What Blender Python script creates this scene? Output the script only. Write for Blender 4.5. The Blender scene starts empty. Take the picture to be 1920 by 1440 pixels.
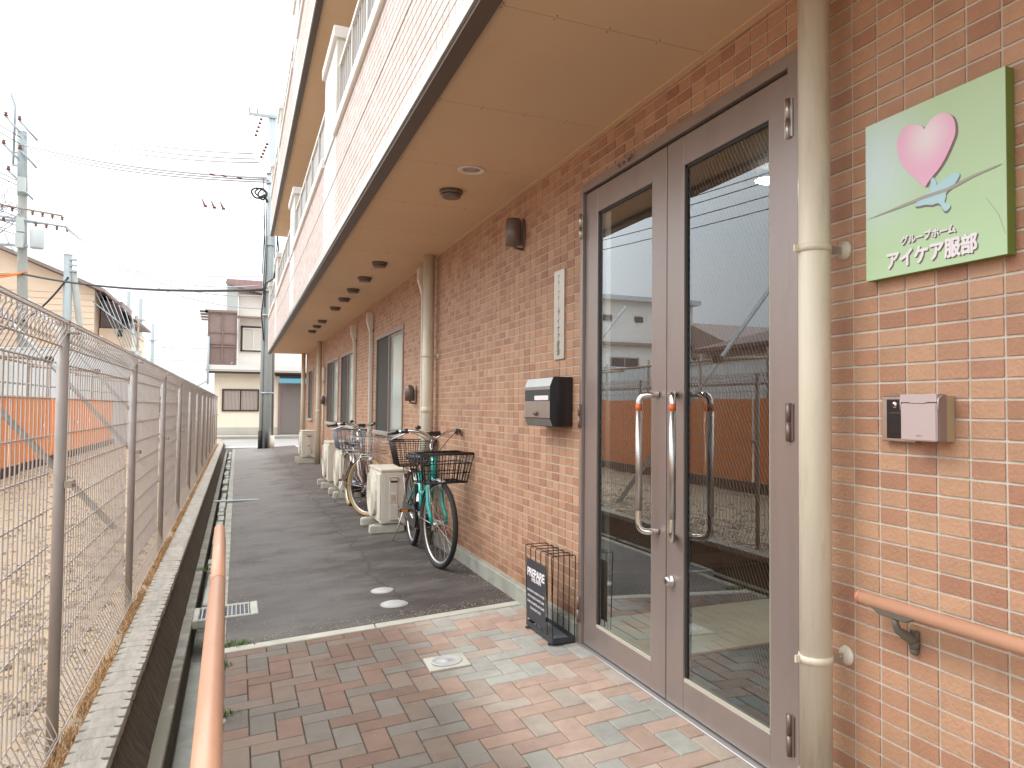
import bpy, bmesh, math, random
from mathutils import Vector, Matrix
from math import radians, sin, cos, pi, atan2, sqrt
rnd = random.Random(7)
scene = bpy.context.scene

# ------------------------------------------------------------------ camera
cam_d = bpy.data.cameras.new('camera')
cam = bpy.data.objects.new('camera', cam_d)
scene.collection.objects.link(cam)
scene.camera = cam
CAM = Vector((-1.66885, -1.75477, 1.23348))
yaw, pit, rol = 0.430065513, 0.0335981971, 0.00610162384
fw = Vector((sin(yaw)*cos(pit), cos(yaw)*cos(pit), sin(pit)))
rt = Vector((cos(yaw), -sin(yaw), 0.0)); up = rt.cross(fw)
r2 = rt*cos(rol) + up*sin(rol); u2 = -rt*sin(rol) + up*cos(rol)
M = Matrix.Identity(4)
for i in range(3):
    M[i][0] = r2[i]; M[i][1] = u2[i]; M[i][2] = -fw[i]; M[i][3] = CAM[i]
cam.matrix_world = M
FPX, CX, CY = 1440.677, 1106.278, 716.340
cam_d.sensor_width = 36.0
cam_d.lens = FPX/1920*36
cam_d.shift_x = -(CX-960)/1920
cam_d.shift_y = -(720-CY)/1920
cam_d.clip_start = 0.05
cam_d.clip_end = 2000

def project(p):
    d = Vector(p)-CAM
    z = d.dot(fw)
    return (CX+FPX*d.dot(r2)/z, CY-FPX*d.dot(u2)/z, z)

# ------------------------------------------------------------------ world, sun, exposure
SUN_EL, SUN_AZ_DIR = radians(50), Vector((-0.88, 0.30, 0.0)).normalized()
w = bpy.data.worlds.new('World'); scene.world = w; w.use_nodes = True
nt = w.node_tree; nt.nodes.clear()
N = nt.nodes.new; L = nt.links.new
out = N('ShaderNodeOutputWorld'); bg = N('ShaderNodeBackground'); sky = N('ShaderNodeTexSky')
sky.sky_type = 'NISHITA'; sky.sun_disc = False
sky.sun_elevation = SUN_EL
sky.sun_rotation = atan2(SUN_AZ_DIR.x, SUN_AZ_DIR.y)
sky.air_density = 1.0; sky.dust_density = 3.0; sky.ozone_density = 1.0
tc = N('ShaderNodeTexCoord'); mp = N('ShaderNodeMapping'); mp.inputs['Scale'].default_value = (1, 1, 2.6)
no = N('ShaderNodeTexNoise'); no.inputs['Scale'].default_value = 1.7; no.inputs['Detail'].default_value = 5
no.inputs['Roughness'].default_value = 0.5
cr = N('ShaderNodeValToRGB')
cr.color_ramp.elements[0].position = 0.3; cr.color_ramp.elements[0].color = (11.2, 11.9, 12.4, 1)
cr.color_ramp.elements[1].position = 0.75; cr.color_ramp.elements[1].color = (14.5, 14.8, 15.0, 1)
mx = N('ShaderNodeMix'); mx.data_type = 'RGBA'; mx.inputs[0].default_value = 0.93
L(tc.outputs['Generated'], mp.inputs['Vector']); L(mp.outputs['Vector'], no.inputs['Vector'])
L(no.outputs['Fac'], cr.inputs['Fac']); L(sky.outputs['Color'], mx.inputs[6]); L(cr.outputs['Color'], mx.inputs[7])
# an overcast sky is brighter overhead than at the horizon
sx = N('ShaderNodeSeparateXYZ'); L(tc.outputs['Generated'], sx.inputs[0])
mr = N('ShaderNodeMapRange'); mr.inputs['From Min'].default_value = 0.0; mr.inputs['From Max'].default_value = 1.0
mr.inputs['To Min'].default_value = 0.60; mr.inputs['To Max'].default_value = 1.78; L(sx.outputs[2], mr.inputs['Value'])
sm = N('ShaderNodeVectorMath'); sm.operation = 'SCALE'; L(mx.outputs[2], sm.inputs[0]); L(mr.outputs['Result'], sm.inputs['Scale'])
L(sm.outputs[0], bg.inputs['Color']); bg.inputs['Strength'].default_value = 0.1
L(bg.outputs['Background'], out.inputs['Surface'])
sd = bpy.data.lights.new('sun', 'SUN'); sd.energy = 0.9; sd.angle = radians(30); sd.color = (1.0, 0.95, 0.88)
sun = bpy.data.objects.new('sun', sd); scene.collection.objects.link(sun)
sdir = Vector((SUN_AZ_DIR.x*cos(SUN_EL), SUN_AZ_DIR.y*cos(SUN_EL), sin(SUN_EL)))
sun.rotation_euler = sdir.to_track_quat('Z', 'Y').to_euler()
scene.view_settings.view_transform = 'Standard'
scene.view_settings.look = 'None'
scene.view_settings.exposure = 0.68
scene.view_settings.gamma = 1.0
scene.render.film_transparent = False
try:
    scene.cycles.use_denoising = True
    scene.cycles.max_bounces = 10
    scene.cycles.diffuse_bounces = 5
    scene.cycles.transparent_max_bounces = 16
    scene.cycles.caustics_reflective = False
    scene.cycles.caustics_refractive = False
except Exception:
    pass

# ------------------------------------------------------------------ materials
MATS = {}
def mat(name, col, rough=0.6, metal=0.0, vary=0.0, vscale=6.0, bump=0.0, bscale=80.0, col2=None, spec=0.5,
        stretch=None, coat=0.0, obj_random=None, attr=None, detail=4, emit=None):
    """procedural material; vary: how far noise mixes col towards col2; obj_random: list of colours picked per object; attr: colour attribute"""
    m = bpy.data.materials.new(name); m.use_nodes = True
    t = m.node_tree; b = t.nodes['Principled BSDF']
    n, l = t.nodes.new, t.links.new
    b.inputs['Roughness'].default_value = rough; b.inputs['Metallic'].default_value = metal
    b.inputs['Specular IOR Level'].default_value = spec
    if coat: b.inputs['Coat Weight'].default_value = coat; b.inputs['Coat Roughness'].default_value = 0.08
    geo = n('ShaderNodeNewGeometry'); mpn = n('ShaderNodeMapping')
    l(geo.outputs['Position'], mpn.inputs['Vector'])
    if stretch: mpn.inputs['Scale'].default_value = stretch
    base = None
    if obj_random:
        oi = n('ShaderNodeObjectInfo'); rp = n('ShaderNodeValToRGB'); rp.color_ramp.interpolation = 'CONSTANT'
        el = rp.color_ramp.elements
        for i, c in enumerate(obj_random):
            e = el[i] if i < 2 else el.new(i/len(obj_random))
            e.position = i/len(obj_random); e.color = (*c, 1)
        l(oi.outputs['Random'], rp.inputs['Fac']); base = rp.outputs['Color']
    elif attr:
        at = n('ShaderNodeAttribute'); at.attribute_name = attr; base = at.outputs['Color']
    if vary:
        nz = n('ShaderNodeTexNoise'); nz.inputs['Scale'].default_value = vscale; nz.inputs['Detail'].default_value = detail
        nz.inputs['Roughness'].default_value = 0.6
        l(mpn.outputs['Vector'], nz.inputs['Vector'])
        r = n('ShaderNodeMapRange'); r.inputs['From Min'].default_value = 0.32; r.inputs['From Max'].default_value = 0.68
        r.inputs['To Max'].default_value = vary
        l(nz.outputs['Fac'], r.inputs['Value'])
        mxn = n('ShaderNodeMix'); mxn.data_type = 'RGBA'
        l(r.outputs['Result'], mxn.inputs[0])
        if base: l(base, mxn.inputs[6])
        else: mxn.inputs[6].default_value = (*col, 1)
        c2 = col2 or tuple(x*0.55 for x in col)
        if base and not col2:
            hs = n('ShaderNodeMix'); hs.data_type = 'RGBA'; hs.blend_type = 'MULTIPLY'; hs.inputs[0].default_value = 1
            hs.inputs[7].default_value = (0.6, 0.55, 0.52, 1); l(base, hs.inputs[6]); l(hs.outputs[2], mxn.inputs[7])
        else: mxn.inputs[7].default_value = (*c2, 1)
        base = mxn.outputs[2]
    if base: l(base, b.inputs['Base Color'])
    else: b.inputs['Base Color'].default_value = (*col, 1)
    if bump:
        nb = n('ShaderNodeTexNoise'); nb.inputs['Scale'].default_value = bscale; nb.inputs['Detail'].default_value = 5
        l(mpn.outputs['Vector'], nb.inputs['Vector'])
        bp = n('ShaderNodeBump'); bp.inputs['Strength'].default_value = bump; bp.inputs['Distance'].default_value = 0.01
        l(nb.outputs['Fac'], bp.inputs['Height']); l(bp.outputs['Normal'], b.inputs['Normal'])
    if emit:
        b.inputs['Emission Color'].default_value = (*emit[0], 1); b.inputs['Emission Strength'].default_value = emit[1]
    MATS[name] = m
    return m

def node_mult(m, fn):
    """insert a world-position mask that mixes the base colour towards a given colour; fn builds the mask and returns its socket"""
    t = m.node_tree; b = t.nodes['Principled BSDF']
    inp = b.inputs['Base Color']
    src = inp.links[0].from_socket if inp.links else None
    mask, colr, mode = fn(t)
    x = t.nodes.new('ShaderNodeMix'); x.data_type = 'RGBA'; x.blend_type = mode
    t.links.new(mask, x.inputs[0])
    if src: t.links.new(src, x.inputs[6])
    else: x.inputs[6].default_value = inp.default_value
    x.inputs[7].default_value = (*colr, 1)
    t.links.new(x.outputs[2], inp)

def axis_mask(t, axis, lo, hi, nscale=3.0, namp=0.3, inv=False):
    """soft mask running along one world axis, its border broken up by noise"""
    n, l = t.nodes.new, t.links.new
    g = n('ShaderNodeNewGeometry'); s = n('ShaderNodeSeparateXYZ'); l(g.outputs['Position'], s.inputs[0])
    nz = n('ShaderNodeTexNoise'); nz.inputs['Scale'].default_value = nscale; nz.inputs['Detail'].default_value = 6
    l(g.outputs['Position'], nz.inputs['Vector'])
    a = n('ShaderNodeMath'); a.operation = 'MULTIPLY_ADD'; a.inputs[1].default_value = namp
    l(nz.outputs['Fac'], a.inputs[0]); l(s.outputs[axis], a.inputs[2])
    r = n('ShaderNodeMapRange'); r.interpolation_type = 'SMOOTHSTEP'
    r.inputs['From Min'].default_value = lo + namp*0.5; r.inputs['From Max'].default_value = hi + namp*0.5
    if inv: r.inputs['To Min'].default_value = 1; r.inputs['To Max'].default_value = 0
    l(a.outputs[0], r.inputs['Value'])
    return r.outputs['Result']

TILE_COLS = [(0.50, 0.295, 0.185), (0.53, 0.32, 0.20), (0.47, 0.265, 0.165), (0.425, 0.225, 0.142), (0.51, 0.305, 0.19), (0.405, 0.210, 0.132), (0.45, 0.245, 0.152)]
mat('tile', (0.5, 0.27, 0.15), rough=0.62, attr='tone', vary=0.25, vscale=14, bump=0.35, bscale=90)
mat('tile_pale', (0.5, 0.4, 0.35), rough=0.55, attr='tone', vary=0.3, vscale=10, bump=0.2, bscale=90)
mat('mortar', (0.64, 0.59, 0.51), rough=0.9, vary=0.5, vscale=9, bump=0.3, bscale=120)
mat('plinth', (0.36, 0.37, 0.32), rough=0.85, vary=0.5, vscale=5, bump=0.2, bscale=60)
mat('soffit', (0.72, 0.53, 0.36), rough=0.75, vary=0.22, vscale=1.6, bump=0.08, bscale=200, col2=(0.60, 0.42, 0.27))
mat('soffit_gap', (0.24, 0.15, 0.09), rough=0.9)
mat('brown_steel', (0.105, 0.075, 0.06), rough=0.45, vary=0.3, vscale=4)
mat('flashing', (0.55, 0.55, 0.52), rough=0.35, metal=0.4, vary=0.2, vscale=3)
mat('coping', (0.80, 0.77, 0.74), rough=0.4, vary=0.15, vscale=3)
mat('cream_wall', (0.66, 0.65, 0.58), rough=0.7, vary=0.2, vscale=2)
mat('pipe_beige', (0.70, 0.645, 0.53), rough=0.42, vary=0.55, vscale=4, stretch=(6, 6, .6), col2=(0.57, 0.53, 0.40), bump=.05, bscale=60)
mat('duct_white', (0.74, 0.70, 0.62), rough=0.4, vary=0.2, vscale=5)
mat('door_bronze', (0.345, 0.288, 0.265), rough=0.36, metal=0.55, vary=0.35, vscale=5, stretch=(1, 1, .25), col2=(0.42, 0.365, 0.34), bump=0.02, bscale=300)
mat('gasket', (0.03, 0.03, 0.028), rough=0.6)
mat('bead', (0.5, 0.48, 0.38), rough=0.5)
mat('chrome', (0.72, 0.70, 0.68), rough=0.1, metal=1.0)
mat('brushed', (0.62, 0.60, 0.58), rough=0.33, metal=1.0, vary=0.2, vscale=30)
mat('orange_tape', (0.75, 0.16, 0.04), rough=0.5)
mat('alu', (0.55, 0.55, 0.55), rough=0.35, metal=0.8)
mat('hinge_brown', (0.22, 0.16, 0.14), rough=0.4, metal=0.5)
mat('wire_steel', (0.42, 0.36, 0.30), rough=0.4, metal=0.5)
mat('mat_dark', (0.04, 0.05, 0.048), rough=0.95, bump=0.6, bscale=150)
mat('floor_cream', (0.72, 0.68, 0.52), rough=0.35, vary=0.4, vscale=3)
mat('wood_brown', (0.10, 0.045, 0.022), rough=0.35, vary=0.6, vscale=4, stretch=(1, 1, 6))
mat('trim_brown', (0.33, 0.18, 0.09), rough=0.5)
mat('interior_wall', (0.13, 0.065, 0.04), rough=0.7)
mat('lamp_glow', (1, 1, 1), emit=((1, 0.97, 0.9), 260.0))
mat('black_plastic', (0.012, 0.012, 0.014), rough=0.3, coat=0.3)
mat('dark_rubber', (0.02, 0.02, 0.021), rough=0.75, vary=0.4, vscale=20, col2=(.05, .048, .045))
mat('black_wire', (0.02, 0.02, 0.02), rough=0.4)
mat('board_black', (0.035, 0.038, 0.045), rough=0.6, vary=0.4, vscale=12, col2=(.06, .065, .075))
mat('white_paint', (0.78, 0.78, 0.78), rough=0.5)
mat('steel_plate', (0.50, 0.51, 0.49), rough=0.3, metal=0.9, vary=0.4, vscale=8, col2=(.40, .41, .39))
mat('plaque', (0.62, 0.58, 0.50), rough=0.3, metal=0.6, vary=0.2, vscale=10)
mat('ink_grey', (0.13, 0.12, 0.11), rough=0.6)
mat('paper', (0.8, 0.74, 0.74), rough=0.7)
mat('lamp_brown', (0.17, 0.135, 0.12), rough=0.35, metal=0.3)
mat('intercom_body', (0.60, 0.52, 0.52), rough=0.32, metal=0.35)
mat('intercom_side', (0.26, 0.18, 0.16), rough=0.5)
mat('intercom_back', (0.40, 0.32, 0.19), rough=0.6)
mat('rail_resin', (0.60, 0.33, 0.215), rough=0.36, vary=0.35, vscale=3, stretch=(2, 2, 2), col2=(0.52, 0.27, 0.17))
mat('rail_cap', (0.52, 0.19, 0.12), rough=0.4)
mat('bracket_grey', (0.17, 0.16, 0.135), rough=0.4, metal=0.3)
mat('post_brown', (0.25, 0.17, 0.12), rough=0.5, vary=0.3, vscale=6)
mat('fence_post', (0.36, 0.318, 0.295), rough=0.45, vary=0.25, vscale=8)
mat('fence_beige', (0.54, 0.49, 0.46), rough=0.45, vary=0.25, vscale=8)
mat('ac_cream', (0.70, 0.66, 0.57), rough=0.45, vary=0.15, vscale=3)
mat('ac_dark', (0.05, 0.05, 0.045), rough=0.8)
mat('block_cream', (0.62, 0.60, 0.50), rough=0.85, vary=0.4, vscale=10, bump=0.4, bscale=60)
mat('sign_edge', (0.16, 0.22, 0.05), rough=0.5)
mat('letter_white', (0.85, 0.82, 0.85), rough=0.4)
mat('letter_shadow', (0.22, 0.19, 0.18), rough=0.6)
mat('bird_blue', (0.47, 0.73, 0.80), rough=0.5)
mat('twig_grey', (0.42, 0.39, 0.36), rough=0.6)
mat('teal_paint', (0.008, 0.40, 0.345), rough=0.25, metal=0.1, coat=0.6)
mat('silver_pink', (0.45, 0.38, 0.38), rough=0.25, metal=0.7)
mat('grey_plastic', (0.22, 0.25, 0.29), rough=0.45)
mat('saddle_black', (0.02, 0.022, 0.03), rough=0.35)
mat('tyre_tan', (0.42, 0.30, 0.13), rough=0.7)
mat('reflector_orange', (0.8, 0.22, 0.02), rough=0.2)
mat('window_dark', (0.045, 0.045, 0.04), rough=0.7)
mat('glass_frost', (0.42, 0.50, 0.46), rough=0.12, vary=0.3, vscale=1.2, col2=(0.52, 0.58, 0.52))
mat('window_frame', (0.30, 0.23, 0.20), rough=0.4, metal=0.4)
mat('railing_grey', (0.52, 0.50, 0.48), rough=0.4)
mat('panel_grey', (0.40, 0.39, 0.37), rough=0.5)
mat('pole_blue', (0.42, 0.50, 0.54), rough=0.6, vary=0.5, vscale=3, col2=(0.5, 0.55, 0.55))
mat('pole_steel', (0.33, 0.38, 0.39), rough=0.6, vary=0.5, vscale=3, col2=(0.42, 0.46, 0.46))
mat('pole_concrete', (0.36, 0.36, 0.33), rough=0.85, vary=0.3, vscale=3)
mat('galvanised', (0.42, 0.46, 0.48), rough=0.4, metal=0.5, vary=0.4, vscale=5)
mat('cable_black', (0.03, 0.028, 0.028), rough=0.6)
mat('cable_grey', (0.42, 0.42, 0.45), rough=0.6)
mat('cable_orange', (0.65, 0.22, 0.06), rough=0.6)
mat('insulator_red', (0.16, 0.05, 0.04), rough=0.3)
mat('transformer', (0.50, 0.54, 0.53), rough=0.5)
mat('house_white', (0.88, 0.86, 0.82), rough=0.8, vary=0.2, vscale=.8)
mat('house_cream', (0.88, 0.81, 0.68), rough=0.85, vary=0.2, vscale=1)
mat('house_peach', (0.90, 0.70, 0.53), rough=0.85, vary=0.2, vscale=.6)
mat('eave_white', (0.74, 0.74, 0.72), rough=0.6)
mat('roof_pink', (0.42, 0.27, 0.27), rough=0.6, vary=0.3, vscale=2)
mat('roof_tile', (0.13, 0.06, 0.05), rough=0.5, vary=0.4, vscale=8)
mat('corrugated_brown', (0.31, 0.235, 0.215), rough=0.6, vary=0.3, vscale=3)
mat('curtain', (0.66, 0.62, 0.57), rough=0.9)
mat('blue_awning', (0.13, 0.35, 0.46), rough=0.5)
mat('shutter_grey', (0.22, 0.19, 0.185), rough=0.5)
mat('sheet_grey', (0.58, 0.64, 0.67), rough=0.45, vary=0.3, vscale=1.5, attr=None)
mat('sheet_orange', (0.95, 0.27, 0.055), rough=0.55, vary=0.5, vscale=1.5, col2=(0.93, 0.36, 0.13))
mat('board_dark', (0.07, 0.045, 0.03), rough=0.8)
mat('rust_pipe', (0.30, 0.20, 0.13), rough=0.6, vary=0.6, vscale=5, col2=(.4, .4, .38))
mat('leaf_green', (0.06, 0.12, 0.03), rough=0.6, vary=0.5, vscale=5)
mat('weed_green', (0.10, 0.17, 0.04), rough=0.7)
mat('dry_grass', (0.40, 0.24, 0.12), rough=0.8, vary=0.6, vscale=30, col2=(0.50, 0.33, 0.14))
mat('edge_concrete', (0.50, 0.49, 0.42), rough=0.85, vary=0.5, vscale=6, bump=0.3, bscale=80)
mat('curb_top', (0.42, 0.385, 0.34), rough=0.9, vary=0.8, vscale=9, stretch=(3, .7, 3), bump=0.5, bscale=45, col2=(0.25, 0.24, 0.205))
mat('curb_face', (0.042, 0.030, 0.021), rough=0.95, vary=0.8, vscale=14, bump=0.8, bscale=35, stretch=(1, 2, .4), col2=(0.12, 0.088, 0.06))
mat('gutter_concrete', (0.40, 0.38, 0.33), rough=0.9, vary=0.8, vscale=8, bump=0.3, bscale=60, col2=(0.17, 0.18, 0.15))
mat('gutter_cover', (0.50, 0.50, 0.44), rough=0.9, vary=0.5, vscale=10, bump=0.3, bscale=60)
mat('gravel_stone', (0.42, 0.34, 0.25), rough=0.9, vary=0.9, vscale=25, col2=(0.22, 0.18, 0.14))
mat('dirt', (0.47, 0.335, 0.20), rough=0.95, vary=0.9, vscale=5.0, bump=0.8, bscale=140, col2=(0.36, 0.32, 0.265), detail=12)
mat('street', (0.38, 0.37, 0.36), rough=0.85, vary=0.4, vscale=2, bump=0.2, bscale=50)
mat('concrete_light', (0.55, 0.53, 0.48), rough=0.85, vary=0.3, vscale=2)
mat('ground_far', (0.28, 0.26, 0.22), rough=0.95, vary=0.5, vscale=.3)
mat('manhole', (0.48, 0.48, 0.47), rough=0.5, vary=0.4, vscale=25)
mat('galv_grate', (0.40, 0.45, 0.48), rough=0.4, metal=0.7, vary=0.3, vscale=20)
mat('pit_dark', (0.02, 0.02, 0.018), rough=0.9)
mat('joint_sand', (0.10, 0.085, 0.07), rough=0.95, vary=0.6, vscale=20)
PAVE = [(0.385, 0.38, 0.345), (0.44, 0.315, 0.25), (0.43, 0.36, 0.30), (0.375, 0.37, 0.335), (0.455, 0.33, 0.265), (0.42, 0.36, 0.305), (0.43, 0.31, 0.25)]
mat('paver', (0.4, 0.4, 0.4), rough=0.8, attr='tone', vary=0.35, vscale=12, bump=0.35, bscale=160)
mat('asphalt', (0.125, 0.118, 0.112), rough=0.85, vary=0.6, vscale=1.6, bump=0.9, bscale=170, col2=(0.075, 0.067, 0.064), detail=9)

# soil: the pavers beyond the canopy's drip line are grimed dark by rain, those under it stay clean
def drip(t): return axis_mask(t, 0, -0.95, -0.46, 4.0, 0.18, inv=True), (0.42, 0.37, 0.345), 'MULTIPLY'
node_mult(MATS['paver'], drip)
def drip2(t): return axis_mask(t, 0, -0.98, -0.46, 4.0, 0.18, inv=False), (0.40, 0.34, 0.27), 'MIX'
node_mult(MATS['joint_sand'], drip2)
# the asphalt is darker along the wall and lighter towards the street
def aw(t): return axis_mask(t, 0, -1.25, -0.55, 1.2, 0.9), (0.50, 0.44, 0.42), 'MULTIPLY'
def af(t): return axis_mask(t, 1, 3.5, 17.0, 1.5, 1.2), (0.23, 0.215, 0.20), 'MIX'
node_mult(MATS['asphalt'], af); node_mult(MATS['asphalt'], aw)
# wavy laid streaks across the asphalt and a winding seam
def astreak(t):
    n, l = t.nodes.new, t.links.new
    g = n('ShaderNodeNewGeometry'); m_ = n('ShaderNodeMapping'); m_.inputs['Scale'].default_value = (1.1, 2.4, 1)
    l(g.outputs['Position'], m_.inputs['Vector'])
    z = n('ShaderNodeTexNoise'); z.inputs['Scale'].default_value = 1.5; z.inputs['Detail'].default_value = 8; z.inputs['Roughness'].default_value = .65
    l(m_.outputs['Vector'], z.inputs['Vector'])
    r = n('ShaderNodeMapRange'); r.inputs['From Min'].default_value = .42; r.inputs['From Max'].default_value = .66
    r.inputs['To Max'].default_value = .4
    l(z.outputs['Fac'], r.inputs['Value'])
    return r.outputs['Result'], (0.20, 0.185, 0.17), 'MIX'
node_mult(MATS['asphalt'], astreak)
def aseam(t):
    n, l = t.nodes.new, t.links.new
    g = n('ShaderNodeNewGeometry'); s = n('ShaderNodeSeparateXYZ'); l(g.outputs['Position'], s.inputs[0])
    z = n('ShaderNodeTexNoise'); z.noise_dimensions = '1D'; z.inputs['Scale'].default_value = 1.3; z.inputs['Detail'].default_value = 6
    l(s.outputs[1], z.inputs['W'])
    a = n('ShaderNodeMath'); a.operation = 'MULTIPLY_ADD'; a.inputs[1].default_value = 0.35; a.inputs[2].default_value = -0.86
    l(z.outputs['Fac'], a.inputs[0])
    d = n('ShaderNodeMath'); d.operation = 'SUBTRACT'; l(s.outputs[0], d.inputs[0]); l(a.outputs[0], d.inputs[1])
    ab = n('ShaderNodeMath'); ab.operation = 'ABSOLUTE'; l(d.outputs[0], ab.inputs[0])
    r = n('ShaderNodeMapRange'); r.inputs['From Min'].default_value = 0.0; r.inputs['From Max'].default_value = 0.016
    r.inputs['To Min'].default_value = .75; r.inputs['To Max'].default_value = 0
    l(ab.outputs[0], r.inputs['Value'])
    return r.outputs['Result'], (0.045, 0.038, 0.034), 'MIX'
node_mult(MATS['asphalt'], aseam)
# rain-washed grime on the concrete cap, moss on the gutter
def moss(t): return axis_mask(t, 1, 2.2, 3.2, 7.0, 6.0, inv=True), (0.22, 0.205, 0.16), 'MIX'

def splash(t): return axis_mask(t, 2, 0.02, 0.42, 5.0, 0.30, inv=True), (0.72, 0.68, 0.64), 'MULTIPLY'
for k_ in ('tile', 'mortar', 'pipe_beige'): node_mult(MATS[k_], splash)
def blotches(lo, hi, scale, stretch, amount, colr, mode='MULTIPLY'):
    def f(t):
        n, l = t.nodes.new, t.links.new
        g = n('ShaderNodeNewGeometry'); m_ = n('ShaderNodeMapping'); m_.inputs['Scale'].default_value = stretch
        l(g.outputs['Position'], m_.inputs['Vector'])
        z = n('ShaderNodeTexNoise'); z.inputs['Scale'].default_value = scale; z.inputs['Detail'].default_value = 9; z.inputs['Roughness'].default_value = .7
        l(m_.outputs['Vector'], z.inputs['Vector'])
        r = n('ShaderNodeMapRange'); r.inputs['From Min'].default_value = lo; r.inputs['From Max'].default_value = hi
        r.inputs['To Max'].default_value = amount; l(z.outputs['Fac'], r.inputs['Value'])
        return r.outputs['Result'], colr, mode
    return f
node_mult(MATS['tile'], blotches(.50, .72, 1.1, (1, 1, .35), .55, (0.70, 0.66, 0.64)))
node_mult(MATS['mortar'], blotches(.50, .74, 1.6, (1, 1, .5), .6, (0.66, 0.62, 0.58)))
node_mult(MATS['soffit'], blotches(.60, .74, 2.3, (1, .5, 1), .5, (0.72, 0.66, 0.60)))
node_mult(MATS['rail_resin'], blotches(.56, .70, 9, (1, .25, 1), .5, (0.70, 0.62, 0.58)))
node_mult(MATS['pipe_beige'], blotches(.52, .66, 16, (1, 1, .12), .6, (0.70, 0.68, 0.58)))
node_mult(MATS['paver'], blotches(.52, .70, 7, (1, 1, 1), .5, (0.72, 0.70, 0.68)))
node_mult(MATS['asphalt'], blotches(.54, .66, 2.4, (1, 1, 1), .6, (0.60, 0.56, 0.54)))
node_mult(MATS['asphalt'], blotches(.50, .62, 90, (1, 1, 1), .35, (1.7, 1.65, 1.6)))
node_mult(MATS['ac_cream'], blotches(.54, .72, 5, (1, 1, .4), .6, (0.78, 0.74, 0.66)))
node_mult(MATS['door_bronze'], blotches(.56, .72, 6, (1, 1, .3), .35, (0.75, 0.74, 0.74)))

node_mult(MATS['sheet_orange'], blotches(.50, .70, 3, (1, 1, .5), .5, (0.80, 0.74, 0.66)))
node_mult(MATS['flashing'], blotches(.50, .70, 5, (1, 1, .5), .5, (0.7, 0.68, 0.64)))
node_mult(MATS['plinth'], blotches(.48, .66, 6, (1, 1, 1), .6, (0.66, 0.64, 0.60)))

def glass_mat():
    m = bpy.data.materials.new('door_glass'); m.use_nodes = True
    t = m.node_tree; t.nodes.clear(); n, l = t.nodes.new, t.links.new
    o = n('ShaderNodeOutputMaterial'); tr = n('ShaderNodeBsdfTransparent'); gl = n('ShaderNodeBsdfGlossy')
    tr.inputs['Color'].default_value = (0.90, 0.93, 0.89, 1); gl.inputs['Roughness'].default_value = 0.0
    gl.inputs['Color'].default_value = (0.88, 0.96, 1.0, 1)
    fr = n('ShaderNodeFresnel'); fr.inputs['IOR'].default_value = 1.52
    mu = n('ShaderNodeMath'); mu.operation = 'MULTIPLY'; mu.use_clamp = True; mu.inputs[1].default_value = 3.2
    l(fr.outputs[0], mu.inputs[0])
    x = n('ShaderNodeMixShader'); l(mu.outputs[0], x.inputs[0]); l(tr.outputs[0], x.inputs[1]); l(gl.outputs[0], x.inputs[2])
    l(x.outputs[0], o.inputs['Surface']); MATS['door_glass'] = m
glass_mat()

def sign_mat(name, c_a, c_b, cy, cz, rad, c_c=None):
    """flat print: radial blend from c_a at (y,z)=(cy,cz) to c_b at distance rad"""
    m = bpy.data.materials.new(name); m.use_nodes = True
    t = m.node_tree; b = t.nodes['Principled BSDF']; n, l = t.nodes.new, t.links.new
    b.inputs['Roughness'].default_value = 0.35
    g = n('ShaderNodeNewGeometry'); s = n('ShaderNodeVectorMath'); s.operation = 'SUBTRACT'
    s.inputs[1].default_value = (0, cy, cz); l(g.outputs['Position'], s.inputs[0])
    sc = n('ShaderNodeVectorMath'); sc.operation = 'MULTIPLY'; sc.inputs[1].default_value = (0, 1, 1); l(s.outputs[0], sc.inputs[0])
    le = n('ShaderNodeVectorMath'); le.operation = 'LENGTH'; l(sc.outputs[0], le.inputs[0])
    r = n('ShaderNodeMapRange'); r.interpolation_type = 'SMOOTHSTEP'; r.inputs['From Max'].default_value = rad; l(le.outputs['Value'], r.inputs['Value'])
    x = n('ShaderNodeMix'); x.data_type = 'RGBA'; l(r.outputs['Result'], x.inputs[0])
    x.inputs[6].default_value = (*c_a, 1); x.inputs[7].default_value = (*c_b, 1)
    l(x.outputs[2], b.inputs['Base Color']); MATS[name] = m
sign_mat('sign_print', (0.62, 0.80, 0.80), (0.49, 0.69, 0.42), -0.10, 1.93, 0.28)
sign_mat('heart_print', (0.86, 0.78, 0.82), (0.86, 0.48, 0.66), -0.305, 1.955, 0.10)

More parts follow.
